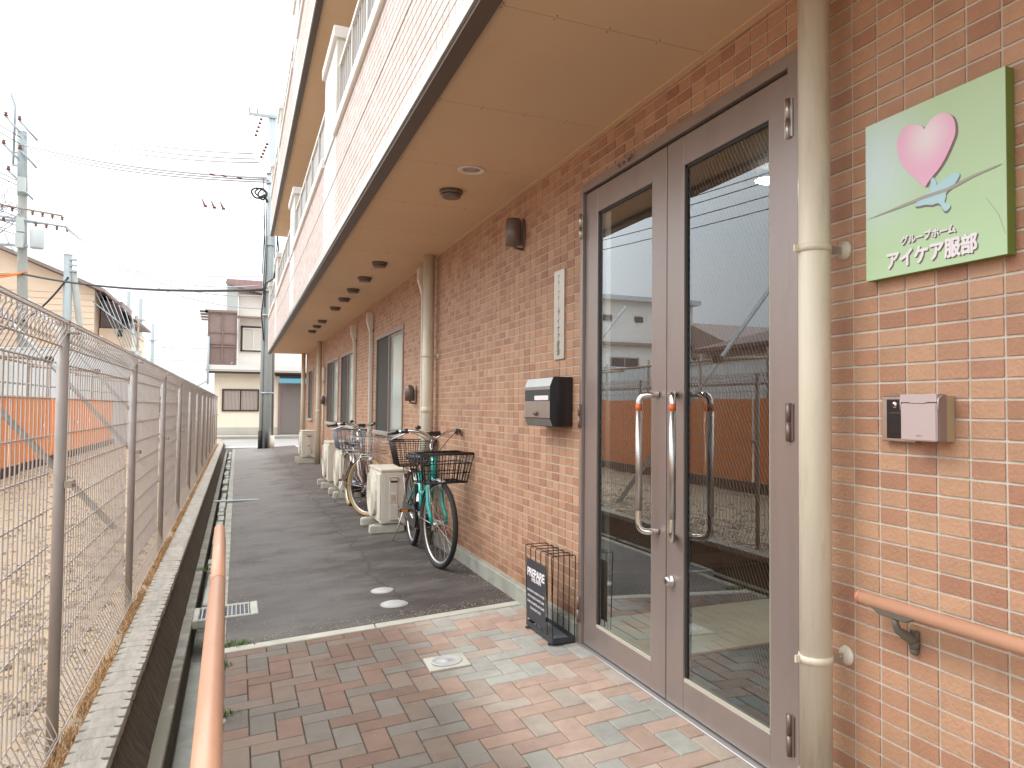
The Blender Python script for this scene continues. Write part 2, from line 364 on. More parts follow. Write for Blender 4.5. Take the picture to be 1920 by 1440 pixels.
# ------------------------------------------------------------------ mesh building
COL = scene.collection
WL = {}
class MB:
    def __init__(s): s.v = []; s.f = []; s.sm = []; s.col = None
    def add(s, vs, fs, smooth=False, tone=None):
        b = len(s.v); s.v.extend(tuple(p) for p in vs)
        for f in fs: s.f.append([b+i for i in f]); s.sm.append(smooth)
        if tone is not None:
            if s.col is None: s.col = []
            s.col.extend([tone]*len(fs))
        return s
    def box(s, x0, x1, y0, y1, z0, z1, tone=None):
        x0, x1 = min(x0, x1), max(x0, x1); y0, y1 = min(y0, y1), max(y0, y1); z0, z1 = min(z0, z1), max(z0, z1)
        v = [(x0,y0,z0),(x1,y0,z0),(x1,y1,z0),(x0,y1,z0),(x0,y0,z1),(x1,y0,z1),(x1,y1,z1),(x0,y1,z1)]
        return s.add(v, [(0,3,2,1),(4,5,6,7),(0,1,5,4),(1,2,6,5),(2,3,7,6),(3,0,4,7)], tone=tone)
    def quad(s, a, b, c, d, tone=None): return s.add([a, b, c, d], [(0,1,2,3)], tone=tone)
    def tube(s, pts, r, n=8, cap=True, closed=False):
        pts = [Vector(p) for p in pts]; m = len(pts)
        rs = r if isinstance(r, (list, tuple)) else [r]*m
        t0 = (pts[1]-pts[0]).normalized()
        a = Vector((0,0,1)) if abs(t0.z) < .9 else Vector((1,0,0))
        nrm = t0.cross(a).normalized()
        vs = []
        for i, p in enumerate(pts):
            if closed: t = (pts[(i+1) % m]-pts[i-1]).normalized()
            elif i == 0: t = (pts[1]-pts[0]).normalized()
            elif i == m-1: t = (pts[-1]-pts[-2]).normalized()
            else: t = ((pts[i+1]-p).normalized()+(p-pts[i-1]).normalized()).normalized()
            nrm = (nrm - t*nrm.dot(t)).normalized(); bn = t.cross(nrm)
            for k in range(n):
                th = 2*pi*k/n
                vs.append(p+(nrm*cos(th)+bn*sin(th))*rs[i])
        fs = []
        seg = m if closed else m-1
        for i in range(seg):
            j = (i+1) % m
            for k in range(n):
                k2 = (k+1) % n
                fs.append((i*n+k, i*n+k2, j*n+k2, j*n+k))
        s.add(vs, fs, True)
        if cap and not closed:
            b = len(s.v)-len(vs)
            s.f.append([b+k for k in range(n)][::-1]); s.sm.append(False)
            s.f.append([b+(m-1)*n+k for k in range(n)]); s.sm.append(False)
        return s
    def cyl(s, p0, p1, r, n=16, r1=None): return s.tube([p0, p1], [r, r if r1 is None else r1], n)
    def lathe(s, c, prof, n=20, axis=(0,0,1)):
        c = Vector(c); ax = Vector(axis).normalized()
        a = Vector((1,0,0)) if abs(ax.x) < .9 else Vector((0,1,0))
        e1 = ax.cross(a).normalized(); e2 = ax.cross(e1)
        vs = []
        for (r, h) in prof:
            for k in range(n):
                th = 2*pi*k/n
                vs.append(c+ax*h+(e1*cos(th)+e2*sin(th))*r)
        fs = []
        for i in range(len(prof)-1):
            for k in range(n):
                k2 = (k+1) % n
                fs.append((i*n+k, i*n+k2, (i+1)*n+k2, (i+1)*n+k))
        s.add(vs, fs, True)
        b = len(s.v)-len(vs)
        if prof[0][0] > 1e-5: s.f.append([b+k for k in range(n)][::-1]); s.sm.append(False)
        if prof[-1][0] > 1e-5: s.f.append([b+(len(prof)-1)*n+k for k in range(n)]); s.sm.append(False)
        return s
    def prism(s, poly, a, b, plane='yz'):
        """extrude a 2-D outline between a and b along the remaining axis"""
        def P(u, v, t):
            return {'yz': (t, u, v), 'xz': (u, t, v), 'xy': (u, v, t)}[plane]
        n = len(poly)
        vs = [P(u, v, a) for u, v in poly]+[P(u, v, b) for u, v in poly]
        fs = [tuple(range(n))[::-1], tuple(range(n, 2*n))]+[(i, (i+1) % n, n+(i+1) % n, n+i) for i in range(n)]
        return s.add(vs, fs)
    def sphere(s, c, r, n=12, m=8, sc=(1,1,1)):
        c = Vector(c); vs = []; fs = []
        for i in range(1, m):
            ph = pi*i/m
            for k in range(n):
                th = 2*pi*k/n
                vs.append(c+Vector((sin(ph)*cos(th)*r*sc[0], sin(ph)*sin(th)*r*sc[1], cos(ph)*r*sc[2])))
        t = len(vs); vs.append(c+Vector((0,0,r*sc[2]))); vs.append(c-Vector((0,0,r*sc[2])))
        for i in range(m-2):
            for k in range(n):
                k2 = (k+1) % n
                fs.append((i*n+k, (i+1)*n+k, (i+1)*n+k2, i*n+k2))
        for k in range(n):
            k2 = (k+1) % n
            fs.append((t, k, k2)); fs.append((t+1, (m-2)*n+k2, (m-2)*n+k))
        return s.add(vs, fs, True)
    def mesh(s, name, off=Vector((0,0,0)), bevel=0, seg=1, fix=True):
        me = bpy.data.meshes.new(name)
        me.from_pydata([(p[0]-off[0], p[1]-off[1], p[2]-off[2]) for p in s.v], [], s.f)
        me.polygons.foreach_set('use_smooth', s.sm)
        if s.col:
            at = me.attributes.new('tone', 'FLOAT_COLOR', 'FACE')
            flat = []
            for c in s.col: flat += [c[0], c[1], c[2], 1.0]
            at.data.foreach_set('color', flat)
        if fix or bevel:
            bm = bmesh.new(); bm.from_mesh(me)
            if fix: bmesh.ops.recalc_face_normals(bm, faces=bm.faces)
            if bevel:
                es = [e for e in bm.edges if len(e.link_faces) == 2 and e.calc_face_angle(0) > radians(35)]
                bmesh.ops.bevel(bm, geom=es, offset=bevel, segments=seg, affect='EDGES', clamp_overlap=True)
            bm.to_mesh(me); bm.free()
        me.update()
        return me

def wloc(o): return WL.get(o.name, Vector((0,0,0))) if o else Vector((0,0,0))
def build(name, mb, m, parent=None, bevel=0, seg=1, kind=None, label=None, cat=None, group=None, fix=True, loc=None):
    """link the collected geometry (world coordinates) as one object under parent"""
    base = wloc(parent)
    off = Vector(loc) if loc is not None else base
    me = mb.mesh(name, off, bevel, seg, fix)
    me.materials.append(MATS[m])
    o = bpy.data.objects.new(name, me); COL.objects.link(o)
    if parent: o.parent = parent
    o.location = off-base; WL[o.name] = off
    if kind: o['kind'] = kind
    if label: o['label'] = label
    if cat: o['category'] = cat
    if group: o['group'] = group
    return o
def thing(name, label, cat, loc=(0,0,0), group=None):
    o = bpy.data.objects.new(name, None); COL.objects.link(o); o.empty_display_size = .1
    o.location = loc; WL[o.name] = Vector(loc)
    o['label'] = label; o['category'] = cat
    if group: o['group'] = group
    return o
def copy_tree(src, name=None, loc=None, label=None, rotz=None):
    c = src.copy(); COL.objects.link(c)
    if loc is not None: c.location = loc; WL[c.name] = Vector(loc)
    if label: c['label'] = label
    if rotz is not None: c.rotation_euler = (0, 0, rotz)
    for ch in list(src.children):
        d = ch.copy(); COL.objects.link(d); d.parent = c
        for g in list(ch.children):
            e = g.copy(); COL.objects.link(e); e.parent = d
    return c
def place_mesh(name, me, loc, parent=None):
    o = bpy.data.objects.new(name, me); COL.objects.link(o)
    if parent: o.parent = parent
    o.location = Vector(loc)-wloc(parent)
    return o

def text_obj(name, s, size, origin, ux, uy, m, parent=None, ext=0.0, bold=0.0, width=None, align='LEFT', spacing=1.0, copies=0.0):
    """lettering as a mesh; origin = baseline start, ux/uy = reading and up directions (world)"""
    cu = bpy.data.curves.new(name, 'FONT'); cu.body = s; cu.size = size; cu.extrude = ext; cu.offset = bold
    cu.align_x = align; cu.space_character = spacing; cu.resolution_u = 3
    tmp = bpy.data.objects.new('tmp_text', cu); COL.objects.link(tmp)
    bpy.context.view_layer.update()
    me = bpy.data.meshes.new_from_object(tmp.evaluated_get(bpy.context.evaluated_depsgraph_get()))
    bpy.data.objects.remove(tmp); bpy.data.curves.remove(cu)
    if copies:
        n0 = len(me.vertices); vs0 = [v.co.copy() for v in me.vertices]; fs0 = [list(p.vertices) for p in me.polygons]
        vs_, fs_ = [], []
        for q, (dx, dy) in enumerate([(0, 0)]+[(copies*cos(a), copies*sin(a)) for a in [2*pi*i/8 for i in range(8)]]):
            vs_ += [(v.x+dx, v.y+dy, v.z+q*.00002) for v in vs0]; fs_ += [[i+q*n0 for i in f] for f in fs0]
        me2 = bpy.data.meshes.new(name); me2.from_pydata(vs_, [], fs_); me = me2
    ux = Vector(ux); uy = Vector(uy); nz = ux.cross(uy).normalized()
    if width and len(me.vertices):
        xs = [v.co.x for v in me.vertices]; k = width/(max(xs)-min(xs)); x0 = min(xs) if align == 'LEFT' else 0
    else: k = 1.0; x0 = 0
    o0 = Vector(origin); base = wloc(parent)
    for v in me.vertices:
        c = v.co.copy(); v.co = ux*((c.x-x0)*k)+uy*c.y+nz*c.z
    me.materials.clear(); me.materials.append(MATS[m])
    o = bpy.data.objects.new(name, me); COL.objects.link(o)
    if parent: o.parent = parent
    o.location = o0-base
    return o

def arc(c, r, a0, a1, n, plane='xz'):
    res = []
    for i in range(n+1):
        a = a0+(a1-a0)*i/n
        u, v = r*cos(a), r*sin(a)
        res.append({'xz': (c[0]+u, c[1], c[2]+v), 'xy': (c[0]+u, c[1]+v, c[2]), 'yz': (c[0], c[1]+u, c[2]+v)}[plane])
    return res

SL = 0.055                      # cross fall of the paving and the alley towards the gutter
def gz(x, y=0): return SL*x if x > -1.75 else SL*-1.75

# ================================================================== GROUND
def struct(name, mb, m, **k): return build(name, mb, m, kind='structure', **k)
struct('ground', MB().quad((-300,-200,-0.62),(300,-200,-0.62),(300,400,-0.62),(-300,400,-0.62)), 'ground_far')
# dirt lot beyond the fence: an uneven sheet
def grid_sheet(x0, x1, y0, y1, nx, ny, zf):
    b = MB(); vs = []; fs = []
    for j in range(ny+1):
        for i in range(nx+1):
            x = x0+(x1-x0)*i/nx; y = y0+(y1-y0)*j/ny
            vs.append((x, y, zf(x, y)))
    for j in range(ny):
        for i in range(nx):
            a = j*(nx+1)+i; fs.append((a, a+1, a+nx+2, a+nx+1))
    b.add(vs, fs, True); return b
from mathutils import noise as mn
def lotz(x, y): return 0.03 + 0.045*mn.noise(Vector((x*1.3, y*1.3, 0))) + 0.02*mn.noise(Vector((x*5, y*5, 3))) - 0.05*min(1, max(0, (-2.4-x)/1.5))
struct('dirt_lot', grid_sheet(-26, -2.145, -8, 40, 150, 240, lotz), 'dirt')
# alley of asphalt
def az(x, y):
    z = SL*x
    return z + 0.004*mn.noise(Vector((x*1.5, y*0.9, 0)))*2
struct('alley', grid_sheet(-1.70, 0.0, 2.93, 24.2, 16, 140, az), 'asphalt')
sub = MB()
sub.quad((-1.72,-6,SL*-1.72-0.008),(0.02,-6,-0.007),(0.02,2.84,-0.007),(-1.72,2.84,SL*-1.72-0.008))
paving = struct('paving', sub, 'joint_sand')
# herringbone pavers, each one a child of the paving
PX0, PY0, U = -1.397, 2.15, 0.1
rnd2 = random.Random(21)
pav = []
for i in range(-5, 16):
    for j in range(-60, 9):
        m4 = (i+j) % 4
        if m4 == 0: r = (PX0+i*U, PX0+(i+2)*U, PY0+(j-1)*U, PY0+j*U)
        elif m4 == 3: r = (PX0+i*U, PX0+(i+1)*U, PY0+(j-2)*U, PY0+j*U)
        else: continue
        x0, x1, y0, y1 = r
        x0 = max(x0, -1.70); x1 = min(x1, -0.004); y1 = min(y1, 2.838); y0 = max(y0, -6)
        if x1-x0 < .02 or y1-y0 < .02: continue
        pav.append((x0, x1, y0, y1))
def paver_mb(x0, x1, y0, y1, tone, dz=0, tx=0, ty=0):
    g = 0.0023; c = 0.003; t = 0.010
    x0 += g; x1 -= g; y0 += g; y1 -= g
    mx_, my_ = (x0+x1)/2, (y0+y1)/2
    def Z(x, y, h): return SL*x + h + dz + tx*(x-mx_) + ty*(y-my_)
    b = MB()
    v = [(x0,y0,Z(x0,y0,-.012)),(x1,y0,Z(x1,y0,-.012)),(x1,y1,Z(x1,y1,-.012)),(x0,y1,Z(x0,y1,-.012)),
         (x0,y0,Z(x0,y0,-.003)),(x1,y0,Z(x1,y0,-.003)),(x1,y1,Z(x1,y1,-.003)),(x0,y1,Z(x0,y1,-.003)),
         (x0+c,y0+c,Z(x0+c,y0+c,0)),(x1-c,y0+c,Z(x1-c,y0+c,0)),(x1-c,y1-c,Z(x1-c,y1-c,0)),(x0+c,y1-c,Z(x0+c,y1-c,0))]
    b.add(v, [(0,1,5,4),(1,2,6,5),(2,3,7,6),(3,0,4,7),(4,5,9,8),(5,6,10,9),(6,7,11,10),(7,4,8,11),(8,9,10,11)], tone=tone)
    return b
def in_view(p, pad=40):
    x, y, z = project(p)
    return z > 0.05 and -pad < x < 1920+pad and -pad < y < 1440+pad
pv_stuff = MB(); npv = 0
pav.sort(key=lambda r: (0 if in_view(((r[0]+r[1])/2, (r[2]+r[3])/2, 0), 90) else 1, r[2]))
for k, (x0, x1, y0, y1) in enumerate(pav):
    tn = list(rnd2.choice(PAVE)); f = rnd2.uniform(.88, 1.1); tn = tuple(c*f for c in tn)
    dz = rnd2.uniform(-.0012, .0012); tx = rnd2.uniform(-.006, .006); ty = rnd2.uniform(-.006, .006)
    mb = paver_mb(x0, x1, y0, y1, tn, dz, tx, ty)
    if k < 298 and in_view(((x0+x1)/2, (y0+y1)/2, 0), 90):
        c = ((x0+x1)/2, (y0+y1)/2, SL*(x0+x1)/2)
        build('paver', mb, 'paver', parent=paving, fix=False, loc=c); npv += 1
    else:
        pv_stuff.add(mb.v, mb.f, tone=tn)
build('pavers', pv_stuff, 'paver', parent=paving, kind='stuff', fix=False)
# concrete edging between paving and asphalt
e = MB()
for x0, x1 in ((-1.72, -0.912), (-0.906, -0.004)):
    v = []
    for h in (-.05, .004):
        for x, y in ((x0, 2.842), (x1, 2.842), (x1, 2.928), (x0, 2.928)):
            v.append((x, y, SL*x+h+(0.0 if h < 0 else .001)))
    e.add(v, [(0,3,2,1),(4,5,6,7),(0,1,5,4),(1,2,6,5),(2,3,7,6),(3,0,4,7)])
struct('kerb_strip', e, 'edge_concrete', bevel=.004)

# gutter: ledge at the wall foot, open channel, edge strip
g = MB()
g.box(-1.955, -1.90, -6, 25.5, -.40, -.125)           # ledge
g.box(-1.90, -1.77, -6, 25.5, -.40, -.325)            # channel floor
g.box(-1.77, -1.70, -6, 3.59, -.40, -.100)
g.box(-1.77, -1.70, 3.94, 25.5, -.40, -.095)
g.box(-1.77, -1.70, 3.59, 3.94, -.40, -.13)
gut = struct('gutter', g, 'gutter_concrete', bevel=.004)
node_mult(MATS['gutter_concrete'], moss)
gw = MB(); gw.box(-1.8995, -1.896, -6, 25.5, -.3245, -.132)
build('shaded_grimy_side', gw, 'curb_face', parent=gut)  # dark facing: the channel wall's shade painted in together with its grime
gf = MB(); gf.box(-1.890, -1.772, -6, 3.5, -.3245, -.318)
build('silt', gf, 'gutter_cover', parent=gut)
cv = MB(); rc = random.Random(5)
y = 4.3
while y < 24:
    ln = rc.uniform(.18, .75)
    x0 = -1.885+rc.uniform(0, .03); x1 = -1.78+rc.uniform(-.02, .0)
    z = -.17+rc.uniform(-.02, .015)
    cv.box(x0, x1, y, y+ln, z-.05, z)
    y += ln+rc.choice([.03, .05, .12, .35])
build('cover_slabs', cv, 'gutter_cover', parent=gut, bevel=.008, kind='stuff')

# catch basin with grating across the gutter and the asphalt
gt = thing('drain_grate', 'galvanised drain grating set in the asphalt beside the gutter', 'drain grate', (-1.70, 3.68, -.09))
b = MB(); zc = lambda x: SL*x
for (x0, x1, y0, y1) in ((-1.86, -1.565, 3.60, 3.625), (-1.86, -1.565, 3.905, 3.93), (-1.565, -1.518, 3.60, 3.93), (-1.895, -1.86, 3.60, 3.93)):
    v = []
    for h in (-.05, .006):
        for x, yy in ((x0, y0), (x1, y0), (x1, y1), (x0, y1)): v.append((x, yy, max(zc(x), -.0965)+h))
    b.add(v, [(0,3,2,1),(4,5,6,7),(0,1,5,4),(1,2,6,5),(2,3,7,6),(3,0,4,7)])
build('frame', b, 'edge_concrete', parent=gt, bevel=.006)
build('pit', MB().box(-1.86, -1.567, 3.626, 3.904, -.15, -.125), 'pit_dark', parent=gt)
for k in range(12):
    x = -1.845+k*.0245
    bb = MB().box(x-.0035, x+.0035, 3.628, 3.902, zc(max(x, -1.74))-.03, zc(max(x, -1.74))+.004)
    build('bar', bb, 'galv_grate', parent=gt)
b = MB()
for k in range(5):
    yy = 3.655+k*.055
    b.box(-1.857, -1.57, yy-.003, yy+.003, -.108, -.094)
build('cross_bars', b, 'galv_grate', parent=gt)

# round service covers
for (x, y, r, lab) in ((-.727, 3.71, .073, 'round white service cover in the asphalt, farther from the paving'),
                       (-.722, 3.315, .078, 'round white service cover in the asphalt, close to the paving edge')):
    t = thing('service_cover', lab, 'manhole cover', (x, y, SL*x), 'round service covers in the alley')
    z = SL*x+.012
    m1 = MB().lathe((x, y, z-.02), [(r, 0), (r, .014), (r-.006, .018), (0, .018)], 28)
    build('lid', m1, 'manhole', parent=t)
    m1 = MB().lathe((x, y, z-.02), [(r+.010, 0), (r+.010, .012), (r+.001, .0125), (r+.001, 0)], 28)
    build('rim', m1, 'edge_concrete', parent=t)
t = thing('service_cover', 'square cement patch with a round cover in the brick paving', 'manhole cover', (-.70, 2.06, -.038))
b = MB(); v = []
for h in (-.01, .006):
    for x, yy in ((-.80, 1.965), (-.60, 1.955), (-.592, 2.15), (-.79, 2.165)): v.append((x, yy, SL*x+h))
b.add(v, [(0,3,2,1),(4,5,6,7),(0,1,5,4),(1,2,6,5),(2,3,7,6),(3,0,4,7)])
build('cement_patch', b, 'edge_concrete', parent=t, bevel=.002)
build('lid', MB().lathe((-.695, 2.06, SL*-.695+.004), [(.078, 0), (.078, .006), (.070, .008), (.066, .005), (.02, .005), (.018, .008), (0, .008)], 28), 'manhole', parent=t)
# white bar lying over the gutter
t = MB().box(-1.93, -1.36, 9.9, 9.965, -.085, -.062)
build('bridging_bar', t, 'galvanised', cat='metal bar', label='short pale metal bar lying across the gutter onto the asphalt', bevel=.004, loc=(-1.65, 9.93, -.085))

# ------------------------------------------------------------------ retaining wall (toothed cap) left of the gutter
rw = thing('retaining_wall', 'low stained concrete kerb wall with a toothed grey top along the mesh fence', 'low wall', (-2.03, 9, -.2))
b = MB()
for y0, y1 in ((-6, 25.6),):
    xt, xb = -2.038, -1.945
    ny = 150; vs = []; fs = []
    for j in range(ny+1):
        yy = y0+(y1-y0)*j/ny
        for k in range(7):
            f = k/6
            dx = .012*mn.noise(Vector((yy*4, f*6, 1)))+.008*mn.noise(Vector((yy*13, f*9, 5)))
            vs.append((xt+(xb-xt)*f+dx*(1 if 0 < k < 6 else 0), yy, .045+(-.14-.045)*f))
    for j in range(ny):
        for k in range(6):
            a = j*7+k; fs.append((a, a+1, a+8, a+7))
    b.add(vs, fs, True)
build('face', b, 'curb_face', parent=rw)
b = MB()
b.box(-2.150, -2.045, -6, 25.6, -.2, .083)
build('core', b, 'curb_top', parent=rw)
# cap made of moulded blocks with a nick at every joint
TW = .092
def cap_block(y0):
    """one block: plan outline with a narrow slanting nick on both long sides"""
    x0, x1 = -2.150, -2.022
    o = [(x1, y0+.001), (x1, y0+TW-.022), (x1-.010, y0+TW-.021), (x1-.020, y0+TW-.014), (x1-.024, y0+TW-.001), (x0+.022, y0+TW-.001),
         (x0+.018, y0+TW-.014), (x0+.009, y0+TW-.021), (x0, y0+TW-.022), (x0, y0+.001)]
    return o
base_blk = MB().prism([(x+2.086, y) for x, y in cap_block(0)], -.042, 0, 'xy').mesh('cap_block', Vector((0,0,0)), .002)
base_blk.materials.append(MATS['curb_top'])
nb = 0; cs = MB(); rk = random.Random(3)
y = -1.2
while y < 25.5:
    p = (-2.086+rk.uniform(-.002, .002), y, .094+rk.uniform(-.001, .001))
    if y > .4 and nb < 200:
        o = place_mesh('cap_block', base_blk, p, rw); nb += 1
    else:
        cs.prism(cap_block(y), .052, .094, 'xy')
    y += TW
build('cap_blocks', cs, 'curb_top', parent=rw, kind='stuff')

# gravel and dry grass in the lot
gs = MB(); rg = random.Random(9)
for k in range(9000):
    if k < 4200: x = -2.3-abs(rg.gauss(0, .55)); y = rg.uniform(-.5, 9)
    else: x = rg.uniform(-6.5, -2.3); y = rg.uniform(0, 22)
    if x < -24: continue
    r = rg.uniform(.006, .020)*(1 if k < 4200 else 1.5); z = lotz(x, y)
    a = rg.uniform(0, pi); c_, s_ = cos(a), sin(a); v = []
    for dx, dy, dz in ((-1,-.7,-.3),(1,-.8,-.3),(.8,.8,-.3),(-.9,.7,-.3),(-.5,-.3,.6),(.5,-.35,.55),(.4,.4,.7),(-.4,.35,.5)):
        dx *= r*rg.uniform(.7, 1.2); dy *= r*rg.uniform(.6, 1.1); v.append((x+dx*c_-dy*s_, y+dx*s_+dy*c_, z+dz*r*.8))
    gs.add(v, [(4,5,6,7),(0,1,5,4),(1,2,6,5),(2,3,7,6),(3,0,4,7)])
build('gravel', gs, 'gravel_stone', kind='stuff', label='loose gravel scattered over the bare dirt lot', cat='gravel', fix=False)
dg = MB(); 
def blade(b, x, y, z, h, lean, wd=.004):
    a = rg.uniform(0, 2*pi); lx, ly = cos(a)*lean, sin(a)*lean; px, py = -sin(a)*wd, cos(a)*wd
    b.add([(x-px, y-py, z), (x+px, y+py, z), (x+lx*.5+px*.7, y+ly*.5+py*.7, z+h*.7), (x+lx*.5-px*.7, y+ly*.5-py*.7, z+h*.7), (x+lx, y+ly, z+h)],
          [(0,1,2,3), (3,2,4)])
for k in range(16000):
    y = rg.uniform(.2, 24)
    if mn.noise(Vector((y*1.7, 0, 0))) < -.12 and rg.random() < .8: continue
    x = -2.172+rg.gauss(0, .018) if k % 3 else -2.158-abs(rg.gauss(0, .02))
    blade(dg, x, y, .055, rg.uniform(.015, .05), rg.uniform(.01, .06), .0022)
build('dry_grass', dg, 'dry_grass', kind='stuff', label='dry brown grass and needles along the foot of the mesh fence', cat='grass', fix=False)
wd = MB()
for (cx, cy, cz, n_, sp) in ((-1.66, 2.96, -.09, 120, .05), (-1.71, 2.62, -.09, 40, .02), (-1.70, 1.93, -.09, 60, .03), (-1.905, 5.4, -.13, 90, .06), (-3.2, 7.6, 0, 80, .08), (-3.4, 5.2, 0, 60, .08), (-2.9, 9.6, 0, 60, .1)):
    for k in range(n_):
        blade(wd, cx+rg.gauss(0, sp), cy+rg.gauss(0, sp*.6), cz, rg.uniform(.008, .03), rg.uniform(.005, .02), .003)
build('weeds', wd, 'weed_green', kind='stuff', label='small green weeds in the joints by the gutter', cat='weeds', fix=False)

gr_ = MB()
for k in range(2600):
    q = rg.random()
    if q < .45: x = -.03-abs(rg.gauss(0, .05)); y = rg.uniform(2.95, 16)
    elif q < .7: x = -1.68+abs(rg.gauss(0, .08)); y = rg.uniform(2.95, 16)
    elif q < .85: x = rg.uniform(-1.65, -.05); y = 2.95+abs(rg.gauss(0, .08))
    else: x = rg.uniform(-1.65, -.05); y = rg.uniform(2.9, 12)
    r = rg.uniform(.0012, .0042); z = SL*x+.003
    gr_.add([(x-r, y-r*.7, z), (x+r, y-r, z), (x+r*.8, y+r, z), (x-r, y+r*.8, z), (x, y, z+r*1.1)], [(0,1,4), (1,2,4), (2,3,4), (3,0,4)])
for k in range(240):
    x = rg.uniform(-1.68, -.03); y = rg.uniform(-.3, 2.8); r = rg.uniform(.0010, .003); z = SL*x+.001
    gr_.add([(x-r, y-r*.7, z), (x+r, y-r, z), (x+r*.8, y+r, z), (x-r, y+r*.8, z), (x, y, z+r*1.1)], [(0,1,4), (1,2,4), (2,3,4), (3,0,4)])
build('grit', gr_, 'gravel_stone', kind='stuff', label='fine pale grit along the foot of the wall and on the asphalt', cat='grit', fix=False)

# ------------------------------------------------------------------ street at the far end
s = MB(); s.quad((-60,24.2,-.10),(60,24.2,-.02),(60,29.0,.04),(-60,29.0,.0)); struct('street', s, 'street')
s = MB(); s.box(-2.2, 30, 24.2, 24.75, -.3, -.045); struct('kerb', s, 'concrete_light', bevel=.01)
s = MB(); s.box(-60, 60, 29.0, 29.9, -.3, .13); struct('pavement', s, 'concrete_light')
s = MB(); s.box(-60, 60, 28.96, 29.0, -.3, .10); struct('kerb_far', s, 'curb_top')

# ================================================================== THE BUILDING
Z0 = 2.628; ZB = 5.75; EAVE = -0.885; PF = -0.955; YE = 20.15; YS = -3.0
bld = thing('care_home', 'three storey building faced in tan brick tiles with long tiled balconies over the alley', 'building', (2, 9, 0))
holes = [(0.252, 1.971, -1, 2.42)]
WIN = [(6.86, 8.66, .93, 2.14), (10.72, 12.46, .93, 2.13), (12.86, 14.78, .93, 2.13), (17.95, 19.3, .93, 2.15)]
for (a, b_, c, d) in WIN: holes.append((a, b_, c, d))
def cells(b, xf, xb, ya, yb, za, zb, holes, flip=False):
    """wall slab (mortar) with rectangular openings, split into bands"""
    ys = sorted(set([ya, yb]+[h for H in holes for h in H[:2] if ya < h < yb]))
    zs = sorted(set([za, zb]+[h for H in holes for h in H[2:] if za < h < zb]))
    for i in range(len(ys)-1):
        for j in range(len(zs)-1):
            cy, cz = (ys[i]+ys[i+1])/2, (zs[j]+zs[j+1])/2
            if any(H[0] < cy < H[1] and H[2] < cz < H[3] for H in holes): continue
            b.box(xf, xb, ys[i], ys[i+1], zs[j], zs[j+1])
b = MB(); cells(b, .0034, .16, YS, YE, -.3, 8.9, holes)
wall = build('wall', b, 'mortar', parent=bld, fix=False)
b = MB(); b.box(.0055, 9, YE-.02, YE, -.3, 8.9); b.box(8.8, 9, YS, YE-.02, -.3, 8.9); b.box(.16, 9, YS, YS+.1, -.3, 8.9)
build('end_wall', b, 'tile_pale' if 0 else 'house_peach', parent=bld)
def tile_shape(b, y0, y1, z0, z1, tone, xf=0.0, xb=.0045, dx=0):
    g = .0031; c = .0010
    if y1-y0 < .012 or z1-z0 < .010: return False
    y0 += g; y1 -= g; z0 += g; z1 -= g
    xf += dx
    b.add([(xb,y0,z0),(xb,y1,z0),(xb,y1,z1),(xb,y0,z1),(xf,y0+c,z0+c),(xf,y1-c,z0+c),(xf,y1-c,z1-c),(xf,y0+c,z1-c)],
          [(4,7,6,5),(0,4,5,1),(1,5,6,2),(2,6,7,3),(3,7,4,0)], tone=tone)
    return True
rt_ = random.Random(11)
def tone_of(r, cols=TILE_COLS):
    c = r.choices(range(len(cols)), weights=[5,4,3,2.6,5,1.2,3][:len(cols)])[0]; f = r.uniform(.93, 1.07)
    return tuple(x*f for x in cols[c])
tiles = []
def clip(y0, y1, z0, z1):
    for (a, b_, c, d) in holes:
        if y1 <= a or y0 >= b_ or z1 <= c or z0 >= d: continue
        if y0 >= a and y1 <= b_ and z0 >= c and z1 <= d: return None
        opts = []
        if y0 < a: opts.append((y0, a, z0, z1))
        if y1 > b_: opts.append((b_, y1, z0, z1))
        if z1 > d: opts.append((y0, y1, d, z1))
        if z0 < c: opts.append((y0, y1, z0, c))
        if not opts: return None
        y0, y1, z0, z1 = max(opts, key=lambda o: (o[1]-o[0])*(o[3]-o[2]))
    return (y0, y1, z0, z1)
for k in range(int(YS*10), int(YE*10)+1):
    for m_ in range(0, 53):
        y0, y1 = k*.1, (k+1)*.1; z0, z1 = .01+m_*.05, .06+m_*.05
        z0 = max(z0, .105); z1 = min(z1, Z0); y1 = min(y1, YE)
        if z1 <= z0 or y1 <= y0: continue
        r = clip(y0, y1, z0, z1)
        if r: tiles.append(r)
def area(r):
    y0, y1, z0, z1 = r
    ps = [project((0, y, z)) for y, z in ((y0,z0),(y1,z0),(y1,z1),(y0,z1))]
    if any(p[2] < .2 for p in ps): return 0
    cx = sum(p[0] for p in ps)/4; cy = sum(p[1] for p in ps)/4
    if not (-5 < cx < 1925 and -5 < cy < 1445): return 0
    if 1500 < cx < 1557: return 0
    cyy, czz = (y0+y1)/2, (z0+z1)/2
    if -.49 < cyy < -.12 and 1.63 < czz < 2.03: return 0
    a = 0
    for i in range(4):
        p, q = ps[i], ps[(i+1) % 4]; a += p[0]*q[1]-q[0]*p[1]
    return abs(a)/2
areas = sorted(((area(r), i) for i, r in enumerate(tiles)), reverse=True)
big = set(i for a, i in areas[:298])
st = MB()
for i, r in enumerate(tiles):
    tn = tone_of(rt_); dx = rt_.uniform(-.0005, .0005)
    if i in big:
        mb = MB()
        if tile_shape(mb, *r, tn, dx=dx): build('tile', mb, 'tile', parent=wall, fix=False, loc=(0, (r[0]+r[1])/2, (r[2]+r[3])/2))
    else: tile_shape(st, *r, tn, dx=dx)
build('tiles', st, 'tile', parent=wall, kind='stuff', fix=False)
